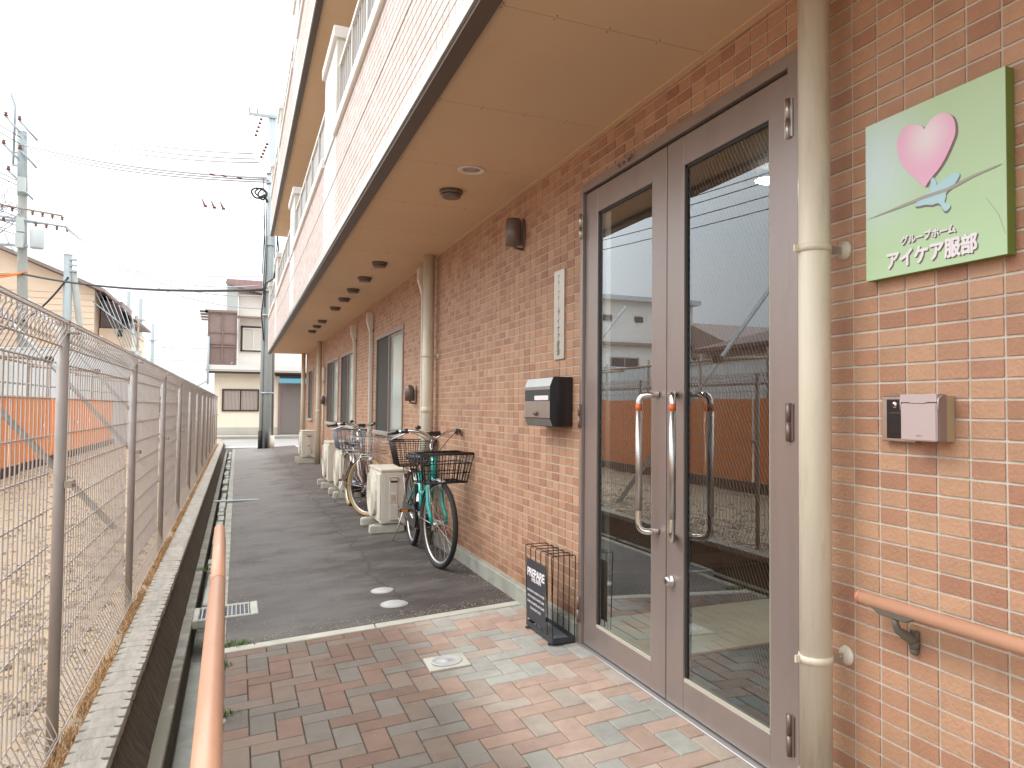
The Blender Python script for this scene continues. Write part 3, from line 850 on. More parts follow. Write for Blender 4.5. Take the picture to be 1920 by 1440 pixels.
# plinth
b = MB(); b.box(-.028, .003, 1.995, 4.02, -.2, .100); b.box(-.028, .003, 4.026, YE, -.2, .100); b.box(-.028, .003, YS, .23, -.2, .100)
build('plinth', b, 'plinth', parent=bld, bevel=.006)

# soffits made of boards
def soffit(z, near, joints0):
    sf = MB().box(EAVE+.001, .001, YS, YE, z+.008, z+.11)
    s_ = build('soffit', sf, 'soffit_gap', parent=bld)
    y = joints0
    while y > YS: y -= .91
    while y < YE:
        a, b_ = max(y, YS)+.0018, min(y+.91, YE)-.0018
        if b_-a > .05:
            build('soffit_board', MB().box(EAVE+.002, -.001, a, b_, z, z+.007), 'soffit', parent=s_, fix=False)
        y += .91
    return s_
sof1 = soffit(Z0, True, .757)
scr = MB(); yy_ = .757-.91*2
while yy_ < 9:
    for xx_ in (-.86, -.66, -.45, -.24, -.03):
        for dd_ in (-.015, .015): scr.lathe((xx_, yy_+dd_, Z0-.0012), [(.0035, .001), (.0035, 0), (0, 0)], 8)
    yy_ += .91
build('screws', scr, 'soffit_gap', parent=sof1, kind='stuff'); sof2 = soffit(ZB, False, .757+.3)
b = MB(); b.box(-.030, -.0005, YS, YE, Z0-.006, Z0-.0005); 
build('soffit_trim', b, 'soffit', parent=bld)

# balcony fronts
TP = [(.70, .60, .565), (.73, .64, .60), (.68, .57, .53), (.75, .68, .65), (.66, .55, .51), (.72, .62, .58), (.70, .60, .56)]
TWH = [(.78, .79, .79), (.74, .76, .76), (.80, .81, .80), (.76, .77, .78)]
PIERS = [(-.55, .35), (4.92, 5.86), (10.15, 11.15), (15.4, 16.35), (19.7, 20.15)]
def balcony(z):
    bal = MB(); bal.box(PF, EAVE, YS, YE, z-.002, z+.90)
    bo = build('balcony_front', bal, 'mortar', parent=bld)
    build('edge_beam', MB().box(PF+.001, EAVE-.0005, YS, YE, z-.030, z-.0025), 'brown_steel', parent=bo)
    build('flashing', MB().box(PF-.010, PF+.002, YS, YE, z-.012, z+.052), 'flashing', parent=bo)
    tb = MB(); rr = random.Random(int(z*10))
    for k in range(int(YS*10), int(YE*10)+1):
        for m_ in range(0, 16):
            y0, y1 = k*.1, min((k+1)*.1, YE); z0, z1 = z+.056+m_*.05, z+.056+(m_+1)*.05
            if m_ == 9: z0 += .006
            if m_ == 8: z1 -= .006
            if y1 <= y0: continue
            pier = any(a <= (y0+y1)/2 <= c for a, c in PIERS)
            tn = rr.choice(TWH if pier else TP)
            tile_shape(tb, y0, y1, z0, z1, tn, xf=PF-.007, xb=PF-.002)
    build('tiles', tb, 'tile_pale', parent=bo, kind='stuff', fix=False)
    # coping between the piers, piers, railings
    edges = [YS]+[v for p in PIERS for v in p]
    for i in range(0, len(edges)-1, 2):
        a, c = edges[i], edges[i+1]
        if c-a < .3: continue
        build('coping', MB().box(PF-.035, EAVE+.03, a, c-.002, z+.862, z+.955), 'coping', parent=bo, bevel=.006)
    for a, c in PIERS:
        pt = build('pier', MB().box(PF-.006, PF+.115, a, c, z+.902, z+1.70), 'cream_wall', parent=bo)
        pf = MB()
        for k in range(16):
            n_ = int(round((c-a)/.1))
            for q in range(n_):
                tile_shape(pf, a+q*(c-a)/n_, a+(q+1)*(c-a)/n_, z+.905+k*.05, z+.955+k*.05, rr.choice(TWH), xf=PF-.010, xb=PF-.0055)
        build('pier_cap', MB().box(PF-.040, PF+.145, a-.025, c+.025, z+1.701, z+1.80), 'coping', parent=pt if 0 else bo, bevel=.006)
        build('pier_tiles', pf, 'tile_pale', parent=bo, kind='stuff', fix=False)
    for i in range(0, len(edges)-1, 2):
        a, c = edges[i], edges[i+1]
        if c-a < .3: continue
        zt = z+1.49
        build('top_rail', MB().box(PF+.01, PF+.06, a, c, zt-.035, zt), 'coping', parent=bo)
        build('bottom_rail', MB().box(PF+.02, PF+.05, a, c, z+.975, z+1.0), 'railing_grey', parent=bo)
        n_ = int((c-a)/.9)+1
        for q in range(n_+1):
            yy = a+.03+(c-a-.06)*q/n_
            build('railing_post', MB().box(PF+.012, PF+.058, yy-.02, yy+.02, z+.956, zt-.035), 'railing_grey', parent=bo)
        if i <= 2:
            yy = a+.1
            while yy < c-.03:
                if yy > 2.2: build('baluster', MB().box(PF+.028, PF+.042, yy-.012, yy+.012, z+1.0, zt-.036), 'railing_grey', parent=bo)
                yy += .11
        else:
            for q in range(n_):
                y0 = a+.06+(c-a-.06)*q/n_; y1 = a+(c-a-.06)*(q+1)/n_
                build('railing_panel', MB().box(PF+.030, PF+.038, y0, y1, z+1.001, zt-.036), 'panel_grey', parent=bo)
    return bo
balcony(Z0); balcony(ZB)
# walls seen above: upper storey lintels hidden in shade, roof slab
build('roof', MB().box(-.2, 9.1, YS-.1, YE+.1, 8.905, 9.05), 'coping', parent=bld)
# end return of the balcony floor slabs
for z in (Z0, ZB):
    build('slab_end', MB().box(EAVE+.001, .003, YE, YE+.03, z-.002, z+.25), 'cream_wall', parent=bld)

# windows
for wi, (a, c, zl, zh) in enumerate(WIN):
    f = MB(); t_ = .035
    f.box(-.012, .06, a-.02, c+.02, zh-t_, zh+.02); f.box(-.012, .06, a-.02, a+t_, zl, zh-t_); f.box(-.012, .06, c-t_, c+.02, zl, zh-t_)
    fr = build('window', f, 'window_frame', parent=bld, bevel=.003)
    build('sill', MB().box(-.045, .06, a-.04, c+.04, zl-.05, zl), 'flashing', parent=fr, bevel=.004)
    mid = (a+c)/2
    build('mullion', MB().box(-.004, .05, mid-.022, mid+.022, zl, zh-t_), 'window_frame', parent=fr)
    build('pane', MB().box(.022, .028, a+t_, mid-.022, zl+.03, zh-t_-.03), 'glass_frost', parent=fr)
    build('sash', MB().box(.012, .035, a+t_, a+t_+.03, zl, zh-t_).box(.012, .035, a+t_, mid-.022, zl, zl+.03).box(.012, .035, a+t_, mid-.022, zh-t_-.03, zh-t_), 'window_frame', parent=fr)
    build('insect_screen', MB().box(.010, .013, mid+.022, c-t_, zl, zh-t_), 'window_dark', parent=fr)
    build('back', MB().box(.10, .11, a, c, zl, zh), 'pit_dark', parent=fr)

# ------------------------------------------------------------------ entrance
ent = build('entrance_frame', MB().box(-.022, .12, 1.941, 1.971, 0, 2.42).box(-.022, .12, .222, .252+.02, 0, 2.42).box(-.022, .12, .272, 1.941, 2.374, 2.42), 'door_bronze', parent=bld, bevel=.002)
build('threshold', MB().box(-.030, .12, .252, 1.965, -.012, .004), 'alu', parent=ent, bevel=.002)
build('door_stop', MB().box(.03, .06, .272, 1.941, 2.345, 2.374).box(.03, .06, 1.915, 1.941, .005, 2.374), 'gasket', parent=ent)
b = MB()
for yy in (1.512, 1.462, 1.412): b.sphere((-.024, yy, 2.397), .009, 8, 6)
b.tube([(-.03, 1.40, 2.399), (-.034, 1.36, 2.405)], .004, 6)
build('door_chime', b, 'lamp_brown', parent=ent)
XG0, XG1 = -.004, .034
def leaf(y0, y1, gy0, gy1, far):
    """one door leaf; y0<y1; glass gy0..gy1"""
    f = MB()
    zt, zb, gt_, gb = 2.366, .008, 2.242, .130
    f.box(XG0, XG1, y0, gy0, zb, zt); f.box(XG0, XG1, gy1, y1, zb, zt)
    f.box(XG0+.0015, XG1-.0015, gy0, gy1, gt_, zt); f.box(XG0+.0015, XG1-.0015, gy0, gy1, zb, gb)
    d = build('door_leaf', f, 'door_bronze', parent=bld, bevel=.0022)
    build('glazing_bead', MB().box(XG0+.004, XG0+.014, gy0, gy1, gb, gb+.010).box(XG0+.004, XG0+.012, gy0, gy0+.006, gb, gt_), 'bead', parent=d)
    k = MB(); k.box(XG0+.008, XG1-.004, gy0, gy0+.012, gb, gt_); k.box(XG0+.010, XG1-.004, gy1-.012, gy1, gb, gt_); k.box(XG0+.010, XG1-.004, gy0, gy1, gt_-.012, gt_)
    build('gasket', k, 'gasket', parent=d)
    gl = build('glass', MB().quad((.012, gy0+.004, gt_-.002), (.012, gy1-.004, gt_-.002), (.012, gy1-.004, gb+.002), (.012, gy0+.004, gb+.002)), 'door_glass', parent=d, fix=False)
    # wires cast in the glass, all slanting one way
    wm = MB(); slope = 1.75; H = gt_-gb; W_ = gy1-gy0; sp = .021; c = -H/slope
    while c < W_:
        # line falling towards smaller y: start at top y = gy1 - c
        ya, za = gy1-c, gt_; yb, zb_ = ya-H/slope, gb
        if ya > gy1: za = gt_-(ya-gy1)*slope; ya = gy1
        if yb < gy0: zb_ = gb+(gy0-yb)*slope; yb = gy0
        if za > gb and ya > yb:
            t = .00035
            wm.add([(.0105, ya, za), (.0105, ya, za-t*4.0), (.0105, yb, zb_-t*4.0 if zb_ > gb else zb_), (.0105, yb, zb_)], [(0,1,2,3)])
        c += sp
    build('glass_wires', wm, 'wire_steel', parent=d, kind='stuff', fix=False)
    return d
d1 = leaf(1.096, 1.938, 1.222, 1.792, True)
d2 = leaf(.274, 1.088, .392, .953, False)
def handle(d, ym, yb, side=1, z0=.700, z1=1.292):
    """D handle: mount at ym on the stile, bar offset to yb"""
    o = -.004 if side > 0 else .034; s_ = -1 if side > 0 else 1
    R = .030; x_out = o+s_*.075
    dy = yb-ym; n_ = sqrt(dy*dy+.075**2)
    pts = []
    A = Vector((o, ym, z1)); B = Vector((x_out, yb, z1)); C = Vector((x_out, yb, z0)); D = Vector((o, ym, z0))
    def corner(P, Q, Rr, r):
        a = (P-Q).normalized(); c = (Rr-Q).normalized(); res = []
        for i in range(7):
            t = i/6; res.append(Q+a*r*(1-t)**2+c*r*t**2)
        return res
    pts = [A]+corner(A, B, C, .042)+corner(B, C, D, .042)+[D]
    h = build('handle', MB().tube(pts, .0135, 14), 'chrome', parent=d)
    return h, x_out, yb
for d, ym, yb, yi in ((d1, 1.155, 1.200, 1.215), (d2, 1.028, .915, .955)):
    for side in (1, -1):
        h, xo, yy = handle(d, ym, yb if side > 0 else yi, side)
        build('grip_sleeve', MB().cyl((xo, yy, .79), (xo, yy, 1.222), .0141, 14), 'brushed', parent=d)
        build('marking_tape', MB().cyl((xo, yy, 1.2225), (xo, yy, 1.252), .01425, 14), 'orange_tape', parent=d)
b = MB().lathe((-.004, 1.045, .512), [(.026, 0), (.026, .006), (.021, .008), (.021, .022), (.017, .028), (.0, .028)], 20, axis=(-1,0,0))
build('lock', b, 'brushed', parent=d2)
build('lock_keyway', MB().box(-.034, -.0325, 1.0435, 1.0465, .503, .521), 'pit_dark', parent=d2)
for d, yh in ((d1, 1.955), (d2, .262)):
    for z0, z1 in ((.115, .248), (1.127, 1.253), (2.13, 2.262)):
        zm = (z0+z1)/2
        hb = MB().cyl((-.028, yh, z0), (-.028, yh, zm-.002), .0085, 12).cyl((-.028, yh, zm+.002), (-.028, yh, z1), .0085, 12)
        hb.box(-.026, -.0225, yh-.02, yh+.02, z0+.003, z1-.003)
        build('hinge', hb, 'hinge_brown' if z0 < 2 else 'brushed', parent=d)

# interior seen through the doors
b = MB(); b.box(.13, 4.2, -.9, 3.1, -.05, .001); hall = struct('hall_floor', b, 'floor_cream')
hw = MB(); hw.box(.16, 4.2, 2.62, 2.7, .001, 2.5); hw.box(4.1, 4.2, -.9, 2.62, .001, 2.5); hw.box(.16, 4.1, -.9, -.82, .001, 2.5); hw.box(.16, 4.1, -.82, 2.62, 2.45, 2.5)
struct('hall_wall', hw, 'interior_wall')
build('floor_mat', MB().box(.14, 2.2, -.7, 1.52, .002, .010), 'mat_dark', cat='door mat', label='large dark entrance mat seen through the glass door', loc=(1.1, .4, .001))
struct('hall_trim', MB().box(.14, 2.2, 1.522, 1.546, .002, .014), 'trim_brown')
st_ = thing('entrance_step', 'brown wooden step up to the hall behind the glass doors', 'step', (1.6, 2.4, 0))
build('riser', MB().box(.18, 3.4, 2.34, 2.36, .002, .24), 'wood_brown', parent=st_)
build('tread', MB().box(.18, 3.4, 2.31, 2.615, .241, .27), 'wood_brown', parent=st_, bevel=.004)
cb = thing('shoe_cabinet', 'dark brown wooden shoe cabinet inside the hall', 'cabinet', (2.9, 1.2, 0))
build('body', MB().box(2.5, 2.9, -.6, 2.2, .01, 1.05), 'wood_brown', parent=cb, bevel=.004)
for k in range(4): build('cabinet_door', MB().box(2.48, 2.498, -.58+k*.7, .10+k*.7, .06, 1.0), 'wood_brown', parent=cb, bevel=.003)
lt = thing('ceiling_lamp', 'lit round ceiling lamp inside the entrance hall', 'lamp', (.86, 1.5, 2.449))
build('diffuser', MB().lathe((.86, 1.5, 2.449), [(.070, 0), (.070, -.01), (.05, -.02), (0, -.022)], 20), 'lamp_glow', parent=lt)
build('ring', MB().lathe((.86, 1.5, 2.449), [(.088, 0), (.085, -.012), (.071, -.012), (.071, 0)], 20), 'white_paint', parent=lt)

# ================================================================== ON THE BUILDING
def downpipe(lab, x, y, r, z0, z1, brk, couplings=(), wall_dx=True, elbow=False, group='beige downpipes along the wall'):
    t = thing('downpipe', lab, 'downpipe', (x, y, z0), group)
    build('pipe', MB().cyl((x, y, z0), (x, y, z1), r, 28), 'pipe_beige', parent=t)
    for z in couplings: build('coupling', MB().lathe((x, y, z), [(r+.0005, 0), (r+.004, .002), (r+.004, .05), (r+.0005, .052)], 28), 'pipe_beige', parent=t)
    for z in brk:
        b = MB().lathe((x, y, z-.011), [(r+.0005, 0), (r+.0035, 0), (r+.0035, .022), (r+.0005, .022)], 28)
        b.box(x-r-.016, x-r-.002, y+.012, y+.020, z-.010, z+.010)
        k = build('band', b, 'pipe_beige', parent=t)
        build('bracket_arm', MB().box(x+r+.002, -.006, y-.022, y-.018, z-.013, z+.009).cyl((x+r+.018, y-.024, z-.001), (x+r+.018, y-.014, z-.001), .005, 8).cyl((x+r+.030, y-.024, z-.001), (x+r+.030, y-.014, z-.001), .005, 8), 'steel_plate', parent=k)
        build('flange', MB().lathe((0, y-.02, z), [(.030, 0), (.029, .004), (.014, .014), (0, .016)], 20, axis=(-1,0,0)), 'pipe_beige', parent=k)
    return t
downpipe('large cream downpipe standing right of the glass entrance doors', -.100, .052, .0475, -.01, Z0-.001, (1.716, .500), ())
downpipe('cream downpipe rising behind the teal bicycle', -.085, 5.27, .052, -.01, Z0-.001, (1.70,), (1.18,))
downpipe('cream downpipe between the small far air conditioner and the next one', -.085, 15.65, .052, -.01, Z0-.001, (1.72,), (1.10,))
downpipe('cream downpipe at the far corner of the building', -.085, 20.0, .052, -.01, Z0-.001, (1.35,))
def duct(lab, y, z0, z1, w=.035, head=True):
    t = thing('pipe_duct', lab, 'pipe duct', (-.03, y, z0), 'pale ducts for the air conditioner lines')
    build('channel', MB().box(-.052, -.0005, y-w, y+w, z0, z1), 'duct_white', parent=t, bevel=.012, seg=2)
    if head:
        h = MB(); pr = [(-.095, z1+.13), (-.095, z1+.25), (-.002, z1+.25), (-.002, z1+.02), (-.052, z1-.02), (-.064, z1+.03)]
        h.prism([(x, z) for x, z in pr], y-w-.01, y+w+.01, 'xz')
        build('hood', h, 'duct_white', parent=t, bevel=.01, seg=2)
        build('neck', MB().box(-.045, -.003, y-w+.006, y+w-.006, z1-.0, z1+.05), 'hinge_brown', parent=t)
duct('white duct running down beside the pipe behind the teal bicycle', 5.72, .45, 2.34)
duct('white duct just left of the largest window', 8.98, .25, 2.26)
duct('white duct to the left of the second nearest window', 10.60, .25, 2.25)
t = thing('wall_conduit', 'thin conduit on the wall next to the far cream downpipe', 'conduit', (-.03, 15.1, .2))
build('tube', MB().cyl((-.03, 15.2, .2), (-.03, 15.2, 1.75), .020, 12), 'pipe_beige', parent=t)
build('head', MB().lathe((-.03, 15.2, 1.75), [(.022, 0), (.034, .05), (.034, .26), (.02, .30), (0, .30)], 14), 'duct_white', parent=t)

# soffit vents and the recessed light
def vent(y, lab):
    t = thing('soffit_vent', lab, 'vent', (-.443, y, Z0), 'round brown vents in the soffit')
    c = (-.443, y, Z0-.0005)
    build('cap', MB().lathe(c, [(.072, 0), (.075, -.014), (.073, -.022), (.060, -.026)], 28), 'lamp_brown', parent=t)
    build('hood', MB().lathe(c, [(.066, -.024), (.060, -.045), (.052, -.050), (.046, -.049)], 28), 'lamp_brown', parent=t)
    m_ = MB().lathe(c, [(.050, -.040), (0, -.042)], 20)
    build('mesh', m_, 'pit_dark', parent=t)
    lv = MB()
    for k in range(5):
        xx = -.443-.032+k*.016; hw_ = sqrt(max(.0001, .046**2-(xx+.443)**2)); lv.box(xx-.002, xx+.002, y-hw_, y+hw_, Z0-.050, Z0-.043)
    build('louvres', lv, 'lamp_brown', parent=t, kind='stuff')
VL = ['round brown soffit vent nearest the camera, beside the flush ceiling light', 'second round soffit vent counting away from the ceiling light',
      'third round soffit vent counting away from the ceiling light', 'fourth round soffit vent counting away from the ceiling light',
      'fifth round soffit vent counting away from the ceiling light', 'sixth round soffit vent counting away from the ceiling light',
      'third from last of the small far soffit vents', 'last but one of the small far soffit vents', 'farthest small soffit vent under the canopy']
for y, l_ in zip((3.08, 5.82, 6.77, 7.69, 8.54, 9.53, 11.35, 12.25, 13.2), VL): vent(y, l_)
t = thing('soffit_light', 'flush round ceiling light with a pale ring in the canopy', 'ceiling light', (-.445, 2.60, Z0))
build('ring', MB().lathe((-.445, 2.60, Z0-.0005), [(.080, 0), (.081, -.005), (.076, -.008), (.053, -.005), (.051, -.001)], 32), 'coping', parent=t)
build('lens', MB().lathe((-.445, 2.60, Z0-.0015), [(.052, 0), (.03, -.0005), (0, -.001)], 28), 'grey_plastic' if 0 else 'silver_pink', parent=t)

# wall lamps
def wall_lamp(y, z, lab, s=1.0, dome=False):
    t = thing('wall_lamp', lab, 'wall lamp', (-.001, y, z), 'brown hooded wall lamps')
    bp = MB(); n_ = 18
    out_ = [(y+.040*s*cos(2*pi*k/n_), z-.01+.105*s*sin(2*pi*k/n_)*(1 if dome else 1)) for k in range(n_)]
    bp.prism(out_, -.010, -.0005, 'yz')
    build('back_plate', bp, 'lamp_brown', parent=t, bevel=.003)
    R = .052*s; cx_ = -.010-R-.008
    if dome: pr = [(R, -.075*s), (R, .02*s), (R*.92, .05*s), (R*.7, .075*s), (R*.35, .09*s), (0, .093*s)]
    else: pr = [(R, -.085*s), (R*.98, .0), (R*.95, .07*s), (R*.85, .083*s), (0, .086*s)]
    build('shade', MB().lathe((cx_, y, z), pr, 24), 'lamp_brown', parent=t)
    build('inner', MB().lathe((cx_, y, z), [(R*.93, -.080*s), (R*.9, -.02*s), (0, -.015*s)], 20), 'gasket', parent=t)
    build('arm', MB().tube([(cx_, y, z-.06*s), (cx_+.01, y, z-.10*s), (-.01, y, z-.11*s)], .009*s, 8), 'lamp_brown', parent=t)
    build('switch_cord', MB().tube([(cx_-.005, y-.01, z-.07*s), (cx_-.006, y-.01, z-.115*s)], .0018, 5), 'gasket', parent=t)
wall_lamp(2.93, 2.365, 'brown hooded wall lamp high on the tiles above the mailbox')
wall_lamp(6.16, 1.37, 'dome shaped wall lamp beside the duct behind the teal bicycle', .95, True)
wall_lamp(14.95, 1.36, 'small dome wall lamp next to the far downpipe', .95, True)

# vertical name plaque
t = thing('name_plaque', 'narrow vertical metal plaque with small Japanese lettering above the mailbox', 'sign', (0, 2.295, 1.77))
build('plate', MB().box(-.010, -.0006, 2.222, 2.372, 1.508, 2.020), 'plaque', parent=t, bevel=.0015)
UXW, UYW = (0, -1, 0), (0, 0, 1)
for i, ch in enumerate('グループホーム'):
    ch = '｜' if ch == 'ー' else ch
    text_obj('lettering', ch, .026, (-.0106, 2.297, 1.972-i*.030), UXW, UYW, 'ink_grey', t, align='CENTER', bold=.0004)
for i, ch in enumerate('アイケア服部'):
    text_obj('lettering', ch, .044, (-.0106, 2.297, 1.755-i*.044), UXW, UYW, 'ink_grey', t, align='CENTER', bold=.0009)

# mailbox
t = thing('mailbox', 'black wall mailbox with a brushed steel front and small lock', 'mailbox', (0, 2.31, 1.13))
prof = [(-.0006, 1.130), (-.0006, 1.402), (-.112, 1.402), (-.132, 1.350), (-.132, 1.172), (-.116, 1.130)]
build('body', MB().prism(prof, 2.108, 2.512, 'xz'), 'black_plastic', parent=t, bevel=.003, seg=2)
def strip(pa, pb, y0, y1, th=.003):
    """thin plate over one facet of the mailbox front"""
    (xa, za), (xb, zb) = pa, pb
    d = Vector((xb-xa, 0, zb-za)).normalized(); n_ = Vector((-abs(d.z), 0, d.x*(-1 if d.z > 0 else 1)))
    if n_.x > 0: n_ = -n_
    o = n_*th
    v = [Vector((xa, y0, za)), Vector((xb, y0, zb)), Vector((xb, y1, zb)), Vector((xa, y1, za))]
    return MB().add([p+n_*.0004 for p in v]+[p+o for p in v], [(0,3,2,1),(4,5,6,7),(0,1,5,4),(1,2,6,5),(2,3,7,6),(3,0,4,7)])
build('flap', strip((-.1135, 1.3985), (-.1315, 1.352), 2.112, 2.508), 'steel_plate', parent=t)
build('flap_lower', MB().box(-.1355, -.1325, 2.112, 2.508, 1.333, 1.3505), 'steel_plate', parent=t)
build('slot_recess', MB().box(-.1335, -.1322, 2.112, 2.508, 1.272, 1.332), 'board_black', parent=t)
build('name_card', MB().box(-.1352, -.1336, 2.135, 2.345, 1.275, 1.300), 'paper', parent=t)
text_obj('lettering', 'POST', .014, (-.1345, 2.325, 1.311), UXW, UYW, 'white_paint', t, bold=.0002) if 0 else None
dr = build('door', MB().box(-.1358, -.1325, 2.112, 2.508, 1.177, 1.270), 'steel_plate', parent=t, bevel=.001)
build('lock', MB().lathe((-.136, 2.31, 1.200), [(.013, 0), (.013, .010), (.009, .013), (0, .013)], 16, axis=(-1,0,0)).box(-.156, -.148, 2.308, 2.328, 1.196, 1.203), 'hinge_brown', parent=dr)
build('lower_strip', strip((-.1175, 1.1335), (-.1315, 1.1705), 2.112, 2.508), 'steel_plate', parent=t)

# intercom
t = thing('intercom', 'grey door intercom with a hinged cover and camera window on the tiles', 'intercom', (0, -.25, 1.15))
build('back_box', MB().box(-.030, -.0006, -.357, -.232, 1.152, 1.270), 'intercom_back', parent=t, bevel=.001)
build('unit_plate', MB().box(-.022, -.0006, -.247, -.132, 1.146, 1.272), 'brushed', parent=t, bevel=.003)
pn = build('camera_panel', MB().box(-.0245, -.0222, -.225, -.152, 1.155, 1.262), 'black_plastic', parent=t, bevel=.001)
build('lens', MB().sphere((-.024, -.182, 1.247), .010, 14, 10, (.7,1,1)), 'chrome', parent=pn)
build('lens_pupil', MB().sphere((-.031, -.182, 1.246), .0045, 10, 6, (.5,1,1)), 'gasket', parent=pn)
for k in range(6): build('speaker_slot', MB().box(-.0252, -.0247, -.170-k*.006, -.1685-k*.006, 1.172, 1.215), 'ac_dark', parent=pn)
build('microphone_bar', MB().box(-.0262, -.0246, -.208, -.165, 1.222, 1.228), 'ac_dark', parent=pn)
build('cover_body', MB().box(-.062, -.0305, -.360, -.244, 1.152, 1.274), 'intercom_side', parent=t, bevel=.003)
build('cover_face', MB().box(-.070, -.0622, -.360, -.244, 1.153, 1.2515), 'intercom_body', parent=t, bevel=.003, seg=2)
build('cover_lid', MB().prism([(-.244, 1.2530), (-.244, 1.274), (-.360, 1.274), (-.360, 1.2530), (-.330, 1.2530), (-.325, 1.2505), (-.280, 1.2505), (-.275, 1.2530)], -.071, -.0622, 'yz'), 'intercom_body', parent=t, bevel=.001)
build('latch', MB().tube([(-.052, -.3615, 1.270), (-.066, -.3625, 1.262), (-.068, -.3625, 1.232)], .0022, 6), 'intercom_body', parent=t)
build('latch', MB().tube([(-.066, -.2415, 1.262), (-.066, -.2415, 1.232)], .0020, 6), 'intercom_body', parent=t)
text_obj('lettering', 'aiphone', .0065, (-.0705, -.296, 1.165), UXW, UYW, 'intercom_side', t)

# wall handrail
t = thing('wall_handrail', 'round terracotta coloured handrail on the tiled wall below the intercom', 'handrail', (-.07, -1.0, .7))
build('rail', MB().cyl((-.07, -.104, .708), (-.07, -2.9, .708), .0185, 24), 'rail_resin', parent=t)
build('end_cap', MB().lathe((-.07, -.104, .708), [(.0192, 0), (.0192, .010), (.017, .015), (0, .017)], 24, axis=(0,1,0)), 'rail_cap', parent=t)
for yb in (-.222, -1.3, -2.5):
    s_ = MB()
    s_.prism([(yb-.075, .694), (yb-.045, .680), (yb+.045, .680), (yb+.078, .694), (yb+.078, .699), (yb-.075, .699)], -.084, -.056, 'yz')
    k = build('bracket', s_, 'bracket_grey', parent=t, bevel=.003, seg=2)
    build('arm', MB().tube([(-.070, yb, .683), (-.069, yb, .664), (-.062, yb-.002, .648), (-.040, yb-.004, .634), (-.020, yb-.006, .622), (-.008, yb-.006, .616)], [.009, .0095, .011, .013, .015, .016], 12), 'bracket_grey', parent=k)
    build('foot', MB().tube([(-.006, yb-.006, .642), (-.009, yb-.006, .612), (-.007, yb-.006, .592)], [.013, .016, .013], 12).sphere((-.008, yb-.006, .590), .0135, 10, 8), 'bracket_grey', parent=k)

# the green sign
t = thing('logo_sign', 'square pale green sign with a pink heart, blue bird and white Japanese lettering', 'sign', (0, -.308, 1.6))
build('panel', MB().box(-.030, -.0006, -.5325, -.0865, 1.601, 2.050), 'sign_edge', parent=t, bevel=.001)
build('face', MB().box(-.0312, -.0303, -.5320, -.0870, 1.6015, 2.0495), 'sign_print', parent=t)
HE = [(-0.305, 1.973), (-0.298, 1.984), (-0.285, 1.993), (-0.268, 2.0), (-0.245, 2.003), (-0.227, 1.995), (-0.215, 1.978), (-0.212, 1.957), (-0.215, 1.934), (-0.226, 1.905), (-0.244, 1.882), (-0.266, 1.858), (-0.288, 1.837), (-0.305, 1.818), (-0.314, 1.83), (-0.331, 1.843), (-0.352, 1.858), (-0.373, 1.883), (-0.391, 1.912), (-0.401, 1.932), (-0.401, 1.956), (-0.394, 1.976), (-0.382, 1.989), (-0.366, 1.997), (-0.35, 2.0), (-0.329, 1.995), (-0.314, 1.984)]
BI = [(-0.268, 1.78), (-0.279, 1.788), (-0.301, 1.799), (-0.314, 1.804), (-0.321, 1.806), (-0.323, 1.839), (-0.331, 1.839), (-0.339, 1.829), (-0.34, 1.814), (-0.348, 1.818), (-0.364, 1.827), (-0.388, 1.833), (-0.412, 1.83), (-0.412, 1.824), (-0.4, 1.807), (-0.368, 1.789), (-0.37, 1.78), (-0.363, 1.766), (-0.371, 1.76), (-0.385, 1.755), (-0.379, 1.745), (-0.366, 1.74), (-0.357, 1.752), (-0.351, 1.765), (-0.341, 1.769), (-0.326, 1.767), (-0.305, 1.774), (-0.279, 1.774)]
TW_ = [(-0.094, 1.779), (-0.197, 1.789), (-0.301, 1.799), (-0.372, 1.8), (-0.446, 1.813), (-0.526, 1.819), (-0.525, 1.816), (-0.45, 1.807), (-0.38, 1.792), (-0.305, 1.790), (-0.211, 1.784)]
def smooth_poly(P, it=2):
    for _ in range(it):
        Q = []
        for i in range(len(P)):
            a, b_ = P[i], P[(i+1) % len(P)]
            Q += [(a[0]*.75+b_[0]*.25, a[1]*.75+b_[1]*.25), (a[0]*.25+b_[0]*.75, a[1]*.25+b_[1]*.75)]
        P = Q
    return P
def sh(P): return [((y_+.010)-.016, z_-.002) for y_, z_ in P]
tip = 13
HS = smooth_poly(HE, 1)
off = lambda P: [(y_+.006, z_) for y_, z_ in P]
build('heart_shadow', MB().prism([(y_-.006, z_-.004) for y_, z_ in off(HS)], -.0318, -.0313, 'yz'), 'letter_shadow', parent=t)
build('heart', MB().prism(off(HS), -.0345, -.0320, 'yz'), 'heart_print', parent=t)
BS = smooth_poly(BI, 1)
build('bird_shadow', MB().prism([(y_-.001, z_-.006) for y_, z_ in off(BS)], -.0318, -.0313, 'yz'), 'letter_shadow', parent=t)
build('bird', MB().prism(off(BS), -.0330, -.0320, 'yz'), 'bird_blue', parent=t)
build('twig', MB().prism(off(TW_), -.0336, -.0331, 'yz'), 'twig_grey', parent=t)
build('scratch', MB().prism([(-.477, 1.748), (-.478, 1.7485), (-.512, 1.70), (-.529, 1.650), (-.5275, 1.650), (-.510, 1.70)], -.0316, -.0313, 'yz'), 'twig_grey', parent=t)
